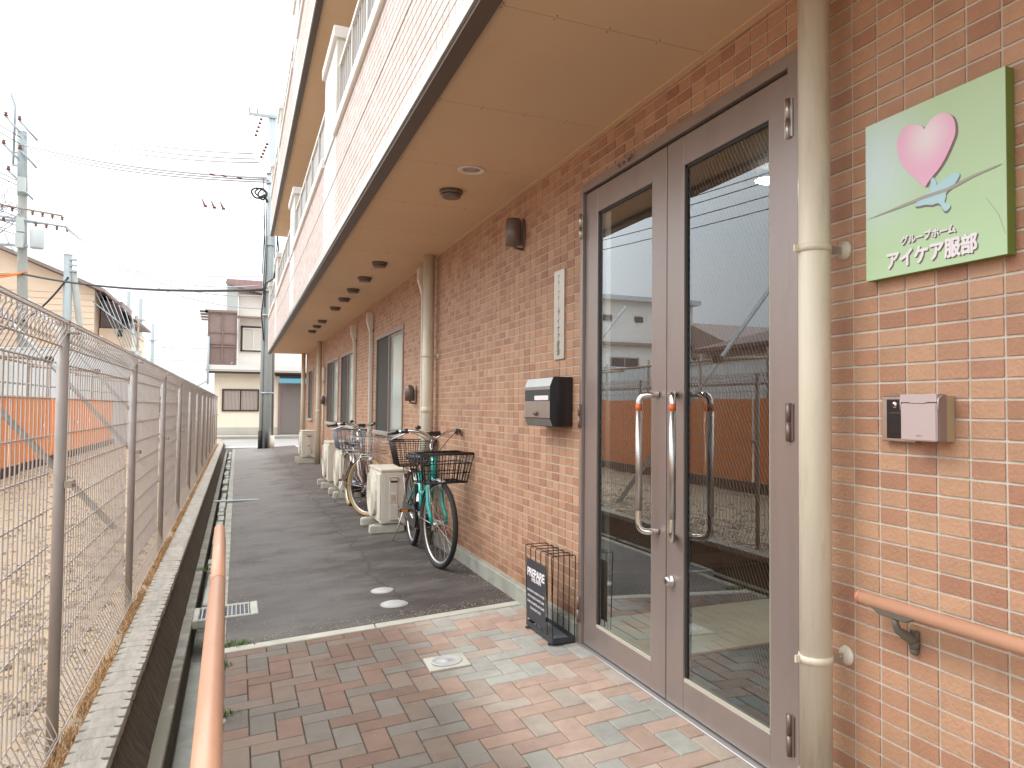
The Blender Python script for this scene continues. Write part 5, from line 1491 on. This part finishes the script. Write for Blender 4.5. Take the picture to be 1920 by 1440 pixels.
# mono-pitch roof and its soffit
r = MB(); 
r.add([(-2.25,H-.5,5.92),(1.6,H-.5,5.10),(1.6,H+7.4,6.3),(-2.25,H+7.4,7.1),(-2.25,H-.5,5.82),(1.6,H-.5,5.00),(1.6,H+7.4,6.2),(-2.25,H+7.4,7.0)],
      [(0,1,2,3),(7,6,5,4),(0,4,5,1),(1,5,6,2),(2,6,7,3),(3,7,4,0)])
rf2 = MB(); rf2.add([(-2.12,H-.45,5.93),(1.0,H-.45,5.93),(1.0,H+3,5.99),(-2.12,H+3,5.99),(-2.12,H-.45,5.83),(.6,H-.45,5.18),(.6,H+3,5.2),(-2.12,H+3,5.83)],
      [(0,1,2,3),(0,4,5,1),(1,5,6,2),(2,6,7,3),(3,7,4,0),(7,6,5,4)])
build('roof', rf2, 'roof_pink', parent=ht)
rl = MB()
for k in range(14):
    x = -2.05+k*.19; zb = 5.83-(x+2.12)*.239
    rl.box(x-.012, x+.012, H-.475, H-.452, max(zb, 5.2), 5.93)
build('roof_ribs', rl, 'roof_pink', parent=ht, kind='stuff')
build('fascia', MB().add([(-2.14,H-.48,5.84),(.6,H-.48,5.19),(.6,H-.48,5.10),(-2.14,H-.48,5.75),(-2.14,H-.40,5.84),(.6,H-.40,5.19),(.6,H-.40,5.10),(-2.14,H-.40,5.75)],
      [(0,1,2,3),(7,6,5,4),(0,4,5,1),(1,5,6,2),(2,6,7,3),(3,7,4,0)]), 'corrugated_brown', parent=ht)
build('side_return', MB().box(-2.10, -1.72, H-.3, H+.3, 4.72, 5.72), 'transformer', parent=ht)
win(ht, -2.13, -.98, H, 1.08, 1.80, 'curtain', 'board_dark', .06)
cl = MB()
for k in range(24): cl.box(-2.11+k*.047, -2.11+k*.047+.016, H-.030, H-.016, 1.08, 1.80)
build('window_bars', cl, 'corrugated_brown' if 0 else 'intercom_side', parent=ht, kind='stuff')
win(ht, -1.48, -.82, H+.25, 3.40, 4.15, 'curtain', 'eave_white', .05)
build('window_surround', MB().box(-1.60, -1.535, H+.18, H+.249, 3.30, 4.27).box(-1.60, -.7, H+.18, H+.249, 4.21, 4.27).box(-1.60, -.7, H+.18, H+.249, 3.30, 3.345), 'board_dark', parent=ht)
# balcony of brown mesh panels
bl = build('balcony', MB().box(-2.70, -1.72, H-.55, H-.52, 4.62, 4.66).box(-2.80, -1.72, H-.60, H+.3, 4.66, 4.74), 'corrugated_brown', parent=ht)
for x in (-2.68, -2.21, -1.74): build('post', MB().box(x-.02, x+.02, H-.55, H-.51, 2.73, 4.62), 'intercom_side', parent=bl)
for z in (2.76, 3.40, 3.50, 3.92): build('rail', MB().box(-2.66, -1.76, H-.545, H-.515, z-.018, z+.018), 'intercom_side', parent=bl)
build('screen', MB().box(-2.66, -1.76, H-.50, H-.495, 2.73, 4.62), 'corrugated_brown', parent=bl)
bb_ = MB()
for k in range(13): bb_.box(-2.63+k*.07, -2.622+k*.07, H-.535, H-.525, 2.78, 3.38)
build('bars', bb_, 'intercom_side', parent=bl, kind='stuff')
bh_ = MB()
for k in range(4): bh_.box(-2.98+k*.02, -2.70, H-.60, H-.2, 4.66-.1*k, 4.70-.1*k)
build('side_louvres', bh_, 'intercom_side', parent=bl)
build('drainpipe', MB().cyl((-2.66, H-.6, 2.0), (-2.66, H-.6, 3.75), .035, 8), 'pole_blue', parent=ht)
build('drain_elbow', MB().cyl((-2.66, H-.6, 2.15), (-3.3, H-.7, 1.75), .03, 8), 'pole_blue', parent=ht)
# rolling shutter with a blue awning
sh_ = build('shutter', MB().box(-.16, 1.75, H-.04, H-.001, .17, 1.98), 'shutter_grey', parent=ht)
sl = MB()
for k in range(30): sl.box(-.14, 1.73, H-.047, H-.041, .19+k*.055, .235+k*.055)
build('slats', sl, 'shutter_grey', parent=sh_, kind='stuff')
build('shutter_frame', MB().box(-.25, -.161, H-.07, H-.001, .15, 2.10).box(-.161, 1.8, H-.10, H-.001, 1.981, 2.10), 'intercom_side', parent=sh_)
build('awning', MB().prism([(H-.5, 2.10), (H-.49, 2.26), (H-.11, 2.36), (H-.11, 2.33)], -.22, 1.9, 'yz'), 'blue_awning', parent=ht)
build('awning_box', MB().box(-.36, 1.9, H-.30, H-.101, 2.365, 2.46), 'board_dark', parent=ht)
build('meter_box', MB().box(-.62, -.46, H-.10, H-.001, 1.10, 1.42), 'eave_white', parent=ht)
build('wall_cable', MB().tube([(-1.9, H-.58, 2.78), (-1.75, H-.3, 2.95), (-1.72, H-.05, 3.7), (-1.66, H-.03, 4.5)], .018, 5), 'eave_white', parent=ht)
# neighbouring roof far left of it
nb_ = thing('low_house', 'low grey roofed house glimpsed past the end of the mesh fence', 'house', (-5.5, 36, 0))
build('wall', MB().box(-7.5, -3.2, 36, 42, 0, 1.9), 'house_white', parent=nb_)
build('roof', MB().prism([(-7.8, 1.85), (-5.3, 2.65), (-2.9, 1.85), (-2.9, 1.75), (-7.8, 1.75)], 35.5, 42.5, 'xz'), 'sheet_grey', parent=nb_)
build('window', MB().box(-4.8, -3.9, 35.95, 35.999, .9, 1.6), 'window_dark', parent=nb_)

# peach gabled house on the left
hp = thing('peach_house', 'large peach coloured gabled house behind the utility pole', 'house', (-13, 44, 0))
gx0, gx1, gr_ = -21.5, -8.2, -14.4
build('wall', MB().prism([(gx0, -.1), (gx1, -.1), (gx1, 6.95), (gr_, 9.6), (gx0, 7.0)], 43, 52, 'xz'), 'house_peach', parent=hp)
for (xa, za, xb, zb) in ((gr_, 9.62, gx1+.5, 6.78), (gr_, 9.62, gx0-.5, 6.6)):
    build('roof_slope', MB().add([(xa,42.4,za),(xb,42.4,zb),(xb,52.4,zb),(xa,52.4,za),(xa,42.4,za+.16),(xb,42.4,zb+.16),(xb,52.4,zb+.16),(xa,52.4,za+.16)],
      [(0,3,2,1),(4,5,6,7),(0,1,5,4),(1,2,6,5),(2,3,7,6),(3,0,4,7)]), 'roof_pink' if 0 else 'corrugated_brown', parent=hp)
sd_ = MB()
for k in range(22): sd_.box(gx0+.02, gx1-.02, 42.985, 42.999, .4+k*.3, .41+k*.3)
build('siding_lines', sd_, 'roof_pink', parent=hp, kind='stuff')
build('wall_lamp', MB().sphere((-12.35, 42.8, 8.05), .09, 10, 8), 'transformer', parent=hp)
# house with dark tiled roof beyond
h2_ = thing('tiled_house', 'peach walled house with a dark brown tiled roof and tangled lean-to frames', 'house', (-7.6, 43, 0))
build('wall', MB().box(-8.15, -6.6, 44.2, 49, -.1, 5.15), 'house_peach', parent=h2_)
build('upper_wall', MB().box(-8.15, -7.2, 44.6, 49, 5.15, 6.6), 'corrugated_brown', parent=h2_)
for k in range(9):
    z0 = 7.15-k*.19; x0 = -8.2+k*.19
    build('roof_course', MB().add([(x0,42.9,z0),(x0+.30,42.9,z0-.19),(x0+.30,49,z0-.19),(x0,49,z0),(x0,42.9,z0+.06),(x0+.30,42.9,z0-.13),(x0+.30,49,z0-.13),(x0,49,z0+.06)],
      [(0,3,2,1),(4,5,6,7),(0,1,5,4),(1,2,6,5),(2,3,7,6),(3,0,4,7)]), 'roof_tile', parent=h2_)
fr_ = MB()
for k in range(7): fr_.tube([(-8.2+k*.27, 42.6, 7.0-k*.2), (-6.9+k*.12, 42.5, 4.1)], .02, 5)
fr_.tube([(-8.2, 42.5, 6.3), (-6.0, 42.5, 4.4)], .03, 5)
build('lean_to_frame', fr_, 'galvanised', parent=h2_, kind='stuff')
build('roof_edge', MB().box(-6.75, -6.1, 43, 47, 5.25, 5.33), 'corrugated_brown', parent=h2_)
build('window', MB().box(-7.32, -7.12, 44.15, 44.19, 4.75, 5.1), 'window_dark', parent=h2_)
build('window', MB().box(-7.75, -7.55, 44.15, 44.19, 3.75, 4.0), 'window_dark', parent=h2_)
build('downpipe', MB().cyl((-6.55, 43.2, 0), (-6.55, 43.2, 6.4), .06, 8), 'eave_white', parent=h2_)
build('rust_post', MB().cyl((-6.30, 43.0, 0), (-6.30, 43.0, 5.6), .055, 8), 'reflector_orange' if 0 else 'rust_pipe', parent=h2_)
# buildings mirrored in the glass doors
hw_ = thing('white_building', 'white two storey building with small vents across the site, mirrored in the left door pane', 'building', (-17, 36, 0))
build('wall', MB().box(-21.5, -13.2, 35, 45, -.1, 7.0), 'house_white', parent=hw_)
build('roof', MB().box(-21.8, -12.9, 34.6, 45.3, 7.0, 7.25), 'sheet_grey', parent=hw_)
build('ledge', MB().box(-21.5, -13.2, 34.7, 34.998, 4.6, 4.75), 'corrugated_brown', parent=hw_)
for k in range(4): build('vent', MB().box(-20.2+k*1.9, -19.7+k*1.9, 34.93, 34.998, 5.9, 6.2), 'window_dark', parent=hw_)
for k in range(3): win(hw_, -20.6+k*2.6, -19.0+k*2.6, 35, 2.6, 3.9, 'window_dark', 'galvanised', .07)
hb_ = thing('brown_building', 'low brown roofed house across the site, mirrored in the right door pane', 'building', (-23, 33, 0))
build('wall', MB().box(-34, -21.8, 31, 40, -.1, 4.3), 'house_white', parent=hb_)
build('roof', MB().prism([(30.2, 4.2), (35.5, 6.1), (40.8, 4.2), (40.8, 4.05), (30.2, 4.05)], -34.4, -21.4, 'yz'), 'corrugated_brown', parent=hb_)
for k in range(3): win(hb_, -32+k*3.4, -30.2+k*3.4, 31, 1.6, 3.2, 'window_dark', 'galvanised', .07)
h4 = thing('brown_house', 'brown sheet clad house left of the site, mirrored in the right door pane', 'building', (-22, 18, 0))
build('wall', MB().box(-30, -17.5, 14, 27.5, -.1, 4.0), 'corrugated_brown', parent=h4)
build('roof', MB().prism([(-30.5, 3.9), (-23.8, 5.6), (-17.0, 3.9), (-17.0, 3.75), (-30.5, 3.75)], 13.6, 28, 'xz'), 'roof_tile', parent=h4)
for k in range(3): build('window', MB().box(-17.49, -17.42, 15.5+k*4, 17.2+k*4, 1.9, 3.1), 'window_dark', parent=h4)

# ------------------------------------------------------------------ poles and lines
pl = thing('utility_pole', 'pale blue grey utility pole wrapped in conduits at the end of the alley', 'utility pole', (-.87, 23.5, 0))
build('pole', MB().tube([(-.845, 23.5, -.1), (-.86, 23.5, 10.25)], [.135, .105], 16), 'pole_blue', parent=pl)
build('side_conduit', MB().tube([(-1.02, 23.45, -.05), (-1.00, 23.45, 4.8), (-.97, 23.45, 6.4)], .045, 12), 'pole_blue', parent=pl)
build('side_conduit', MB().tube([(-.69, 23.55, -.05), (-.70, 23.5, 4.4)], .040, 12), 'shutter_grey', parent=pl)
build('black_sleeve', MB().cyl((-1.03, 23.43, -.08), (-1.03, 23.43, .48), .055, 12), 'cable_black', parent=pl)
build('black_sleeve', MB().cyl((-.86, 23.33, -.08), (-.86, 23.33, .42), .045, 12), 'cable_black', parent=pl)
build('warning_sleeve', MB().cyl((-.70, 23.42, -.08), (-.70, 23.42, .34), .075, 12), 'house_cream', parent=pl)
for z in (1.6, 3.95, 4.7, 6.1, 8.0, 8.3): build('band', MB().cyl((-.86, 23.5, z), (-.86, 23.5, z+.05), .20 if z < 5 else .14, 14), 'galvanised', parent=pl)
for k, (xo, z0_, z1_) in enumerate(((-1.03, 4.6, 7.0), (-.98, 4.2, 7.4), (-.74, 3.2, 6.8), (-.70, 5.0, 7.6), (-1.06, 5.2, 8.1))):
    build('riser_cable', MB().tube([(xo, 23.34, z0_), (xo+.04, 23.32, (z0_+z1_)/2), (xo-.02, 23.34, z1_)], .014, 6), 'cable_black', parent=pl)
build('cable_sag', MB().tube([(-.70, 23.36, 6.9), (-.62, 23.33, 6.0), (-.74, 23.33, 5.1), (-.98, 23.33, 4.9), (-1.06, 23.33, 4.0), (-.98, 23.33, 3.2)], .022, 6), 'cable_black', parent=pl)
arm = build('cross_arm', MB().box(-1.52, -.55, 23.36, 23.43, 10.02, 10.10), 'galvanised', parent=pl)
for x in (-1.50, -1.28): build('pin_insulator', MB().lathe((x, 23.40, 10.10), [(.02, 0), (.02, .08), (.035, .09), (.03, .18), (0, .2)], 10), 'transformer', parent=arm)
build('cable_coil', MB().tube([(-1.20+.20*cos(a)*(1+.1*sin(3*a)), 23.3+.05*sin(2*a), 7.64+.15*sin(a)) for a in [2*pi*k/20 for k in range(20)]], .026, 6, closed=True)
      .tube([(-1.14+.17*cos(a), 23.28+.06*sin(3*a), 7.66+.12*sin(a)) for a in [2*pi*k/16 for k in range(16)]], .024, 6, closed=True)
      .tube([(-1.10+.12*cos(a), 23.26+.06*sin(3*a), 7.60+.14*sin(a)) for a in [2*pi*k/16 for k in range(16)]], .024, 6, closed=True).tube([(-1.20, 23.3, 7.5), (-1.05, 23.3, 7.6), (-.95, 23.35, 7.4)], .04, 6), 'cable_black', parent=pl)
def strings(b, p, q, n_, r=.03):
    p, q = Vector(p), Vector(q); d = (q-p)
    for k in range(n_):
        c = p+d*((k+.5)/n_); u = d.normalized()*.03; b.tube([c-u*1.4, c-u*.3, c+u*.3, c+u*1.4], [r*.4, r, r, r*.4], 8)
b = MB(); strings(b, (-1.16, 23.4, 10.0), (-1.34, 22.9, 9.2), 5, .045); strings(b, (-.98, 23.4, 9.25), (-1.18, 22.8, 8.55), 5, .045)
build('insulator_string', b, 'insulator_red', parent=pl, kind='stuff')

pm = thing('utility_pole', 'concrete utility pole crowded with crossarms and transformers at the far left', 'utility pole', (-10.5, 40, 0))
build('pole', MB().tube([(-10.35, 40, -.2), (-10.68, 40, 12.9)], [.23, .17], 16), 'pole_concrete', parent=pm)
build('steel_top', MB().tube([(-10.62, 40, 10.6), (-10.70, 40, 13.5)], [.20, .19], 12), 'pole_steel', parent=pm)
build('lightning_mast', MB().tube([(-11.0, 40, 12.0), (-10.98, 40, 14.6), (-11.12, 40, 15.05), (-11.15, 40, 15.3)], .05, 8), 'galvanised', parent=pm)
build('mast_bracket', MB().box(-11.03, -10.7, 39.95, 40.05, 11.9, 11.98).box(-11.03, -10.7, 39.95, 40.05, 12.5, 12.56), 'galvanised', parent=pm)
for (x0, z0_, x1, z1_) in ((-11.25, 14.0, -10.55, 13.2), (-10.75, 13.9, -10.1, 13.15), (-11.3, 12.75, -10.6, 12.0), (-10.7, 12.6, -10.1, 11.9), (-11.1, 11.6, -10.6, 11.1), (-10.65, 10.95, -10.2, 10.45)):
    a_ = build('cross_arm', MB().tube([(x0, 39.7, z0_), (x1, 39.9, z1_)], .05, 6), 'galvanised', parent=pm)
    build('insulator', MB().lathe((x0, 39.7, z0_), [(.05, 0), (.09, .05), (.05, .12), (.08, .18), (0, .22)], 10), 'insulator_red', parent=a_)
for (x0, x1, z, m_) in ((-12.4, -9.05, 10.0, 'rust_pipe'), (-12.4, -8.85, 9.5, 'galvanised')):
    a_ = build('cross_arm', MB().tube([(x0, 39.7, z+.15), (x1, 39.7, z-.2)], .045, 6), m_, parent=pm)
    for k in range(10):
        f = k/9; xx = x0+(x1-x0)*f
        if abs(xx+10.6) < .3: continue
        build('insulator', MB().lathe((xx, 39.7, z+.12-.35*f), [(.03, 0), (.07, -.05), (.04, -.12), (.06, -.16), (0, -.2)], 8), 'insulator_red', parent=a_)
build('transformer', MB().lathe((-9.95, 39.6, 7.05), [(0, 0), (.25, 0), (.27, .06), (.27, .80), (.23, .85), (0, .88)], 20), 'transformer', parent=pm)
build('transformer', MB().lathe((-11.7, 39.6, 7.25), [(0, 0), (.25, 0), (.27, .06), (.27, .80), (.23, .85), (0, .88)], 20), 'transformer', parent=pm)
build('transformer', MB().lathe((-12.5, 39.9, 7.25), [(0, 0), (.25, 0), (.27, .06), (.27, .80), (.23, .85), (0, .88)], 20), 'transformer', parent=pm)
build('hanger', MB().box(-13, -10.3, 39.7, 39.85, 7.1, 7.2).box(-13, -9.6, 39.7, 39.85, 8.2, 8.28), 'galvanised', parent=pm)
b = MB(); rj = random.Random(8)
for k in range(16):
    p0 = Vector((-10.8+rj.uniform(-.4, .3), 39.6, rj.uniform(7.4, 10.6))); p2 = p0+Vector((rj.uniform(-1.6, .6), 0, rj.uniform(-1.2, .4)))
    b.tube(bez(p0, (p0+p2)/2-Vector((0,0,.5)), p2, 6), .022, 4)
build('jumper_leads', b, 'cable_grey', parent=pm, kind='stuff')
for z in (9.4, 8.7, 11.2): build('switch_box', MB().box(-10.75, -10.45, 39.55, 39.8, z-.5, z+.15), 'transformer', parent=pm)
build('cable_closure', MB().tube([(-11.2, 39.2, 7.35), (-10.3, 39.2, 7.0)], .10, 8), 'transformer', parent=pm) if 0 else None

for ch in pm.children:
    if ch.name.split('.')[0] in ('transformer', 'hanger'): ch.location.z += 1.15
    if ch.name.split('.')[0] == 'jumper_leads': ch.location.z += .6
p3 = thing('utility_pole', 'pale short pole with a slanting stay pole in front of the peach house', 'utility pole', (-8.6, 39, 0))
build('pole', MB().tube([(-8.60, 39, -.2), (-8.66, 39, 7.9)], [.19, .16], 14), 'pole_steel', parent=p3)
build('cap', MB().lathe((-8.66, 39, 7.9), [(.17, 0), (.17, .05), (.1, .1), (0, .1)], 12), 'transformer', parent=p3)
build('stay_pole', MB().cyl((-7.55, 39, -.2), (-8.45, 39, 7.2), .13, 12), 'pole_concrete', parent=p3)
b = MB()
for z in (7.7, 7.45, 7.2): b.box(-8.62, -8.3, 38.85, 38.95, z-.04, z+.04)
build('rack', b, 'galvanised', parent=p3, kind='stuff')
for (px, zt_, Y_, r_, lab, mm) in ((237, 546, 55, .16, 'thin far pole, first to the right of the tiled house, with a diagonal arm', 'pole_steel'), (252, 592, 55, .14, 'short rusty pole between two taller far poles', 'rust_pipe'),
                               (260, 560, 62, .18, 'thin far pole to the right of the short rusty one', 'pole_steel'), (284, 607, 80, .19, 'farthest thin pole, left of the floating line spacers', 'pole_steel')):
    u_ = (px-CX)/FPX; d_ = fw+r2*u_
    k_ = (Y_-CAM.y)/d_.y; X_ = CAM.x+d_.x*k_
    vv = (CY-zt_)/FPX; dd = fw+r2*u_+u2*vv; kk = (Y_-CAM.y)/dd.y; Zt = CAM.z+dd.z*kk
    t = thing('utility_pole', lab, 'utility pole', (X_, Y_, 0), None)
    build('pole', MB().tube([(X_, Y_, -.5), (X_, Y_, Zt)], [r_, r_*.75], 10), mm, parent=t)
    b = MB().box(X_-.35, X_+.35, Y_-.2, Y_-.12, Zt-1.6, Zt-1.5)
    if px == 237: b.tube([(X_-1.35, Y_, Zt-.1), (X_, Y_, Zt-1.4)], .04, 5)
    build('arm', b, 'galvanised', parent=t)

# cables
def cable(lab, a, b_, sag, r, m_, n_=20, cat='cable', group='overhead lines'):
    a, b_ = Vector(a), Vector(b_); pts = []
    for i in range(n_+1):
        f = i/n_; p = a*(1-f)+b_*f; p.z -= sag*4*f*(1-f); pts.append(p)
    return build('overhead_cable', MB().tube(pts, r, 6), m_, cat=cat, label=lab, group=group, loc=a)
cable('thick black telephone cable drooping from the left pole to the pole at the alley end', (-10.5, 39.8, 7.05), (-1.0, 23.4, 4.75), .28, .045, 'cable_black')
cable('thick black telephone cable leaving the left pole out of the frame', (-22, 44, 7.6), (-10.5, 39.8, 7.05), .3, .045, 'cable_black', 12)
cable('orange sleeved cable on the left pole', (-13.5, 40.2, 7.3), (-10.3, 39.7, 7.15), .3, .05, 'cable_orange', 10)
cable('second orange sleeved cable hanging lower on the left pole', (-13.5, 40.0, 6.9), (-10.4, 39.7, 7.1), .25, .035, 'cable_orange', 10)
cable('black service cable looping down the short pale pole', (-8.6, 38.8, 6.9), (-12.2, 40.0, 4.6), .9, .04, 'cable_black', 14)
for k, (z0_, z1_, dx) in enumerate(((14.2, 8.85, 0), (13.9, 8.7, .2), (13.6, 8.6, .35))):
    cable(('topmost', 'middle', 'lowest')[k]+' of the three thin upper lines between the two main poles', (-10.6+dx, 39.8, z0_), (-1.4+dx*.5, 23.4, z1_), .35, .022, 'cable_grey')
for k, (z0_, z1_, dx) in enumerate(((12.85, 8.16, 0), (12.7, 8.10, .2), (12.55, 8.04, .3))):
    cable(('thickest, topmost', 'second', 'lowest')[k]+' of the three lines running to the hanging cut-outs', (-10.6+dx, 39.8, z0_), (-1.0+dx*.3, 23.4, z1_), .25, .024 if k else .034, 'cable_grey')
for k, (z0_, z1_) in enumerate(((9.35, 4.9), (9.3, 4.6), (9.25, 4.2))):
    cable(('highest', 'middle', 'lowest')[k]+' of three faint service lines sloping down from the left pole crossarm', (-8.9, 39.7, z0_), (-1.1+k*.2, 23.6, z1_), .9, .02, 'cable_grey')
for k, (a_, b__) in enumerate((((-13, 60, 11.0), (1.5, 40, 8.0)), ((-11, 70, 9), (3, 42, 6.5)), ((-11, 70, 7.4), (3, 42, 5.6)), ((-10, 66, 6.0), (3, 42, 4.9)), ((-10, 66, 5.0), (3, 42, 4.3)), ((-11, 75, 4.4), (3, 44, 3.7)))):
    cable(('highest', 'second highest', 'third', 'fourth', 'fifth', 'lowest')[k]+' faint far wire across the pale sky above the fence', a_, b__, .5, .028, 'cable_grey')
for k, (z0_, z1_) in enumerate(((13.2, 13.6), (12.9, 13.3), (11.2, 11.7), (11.0, 11.4), (9.9, 10.1), (9.6, 9.8), (9.2, 9.2), (8.8, 8.7))):
    cable(('highest', 'second', 'third', 'fourth', 'fifth', 'sixth', 'seventh', 'lowest')[k]+' line mirrored in the glass doors, running from the left pole across the site', (-10.7, 40, z0_), (-18.5, 2, z1_), .6, .018, 'cable_black')
# hanging cut-outs and in-line insulators on the middle line
for k, (px, py) in enumerate(((385, 385), (402, 388), (419, 390))):
    Y_ = 24.2; dd = fw+r2*((px-CX)/FPX)+u2*((CY-py)/FPX); q = CAM+dd*((Y_-CAM.y)/dd.y)
    t = thing('hanging_cutout', ('left', 'middle', 'right')[k]+' one of the three small cut-outs hanging from the power line by the pole', 'line fitting', q, 'cut-outs hanging from the line')
    build('body', MB().tube([q+Vector((-.09, 0, .18)), q+Vector((-.03, 0, .03)), q], [.018, .03, .02], 8).lathe(q+Vector((0, 0, -.05)), [(.05, 0), (.06, .04), (.03, .07)], 10), 'insulator_red', parent=t)
    build('lead', MB().tube([q+Vector((-.09, 0, .18)), q+Vector((-.16, 0, .5)), q+Vector((-.12, 0, .92))], .006, 4), 'cable_grey', parent=t)
b = MB()
for px in (398, 420, 449):
    py = 327+(px-398)*.13; dd = fw+r2*((px-CX)/FPX)+u2*((CY-py)/FPX); q = CAM+dd*((24.5-CAM.y)/dd.y)
    b.tube([q+Vector((-.09, 0, .012)), q+Vector((-.04, 0, .006)), q+Vector((.04, 0, -.006)), q+Vector((.09, 0, -.012))], [.01, .03, .03, .01], 8)
build('line_insulators', b, 'insulator_red', cat='line fitting', label='three small dark red insulators strung on the line near the pole', kind='stuff')
b = MB()
for px in (306, 320, 333):
    for py in (642, 647, 652):
        dd = fw+r2*((px-CX)/FPX)+u2*((CY-py)/FPX); q = CAM+dd*((70-CAM.y)/dd.y); b.box(q.x-.12, q.x+.12, q.y, q.y+.03, q.z-.02, q.z+.02)
build('line_spacers', b, 'cable_grey', cat='line fitting', label='tiny rows of spacers on far wires above the end of the fence', kind='stuff')
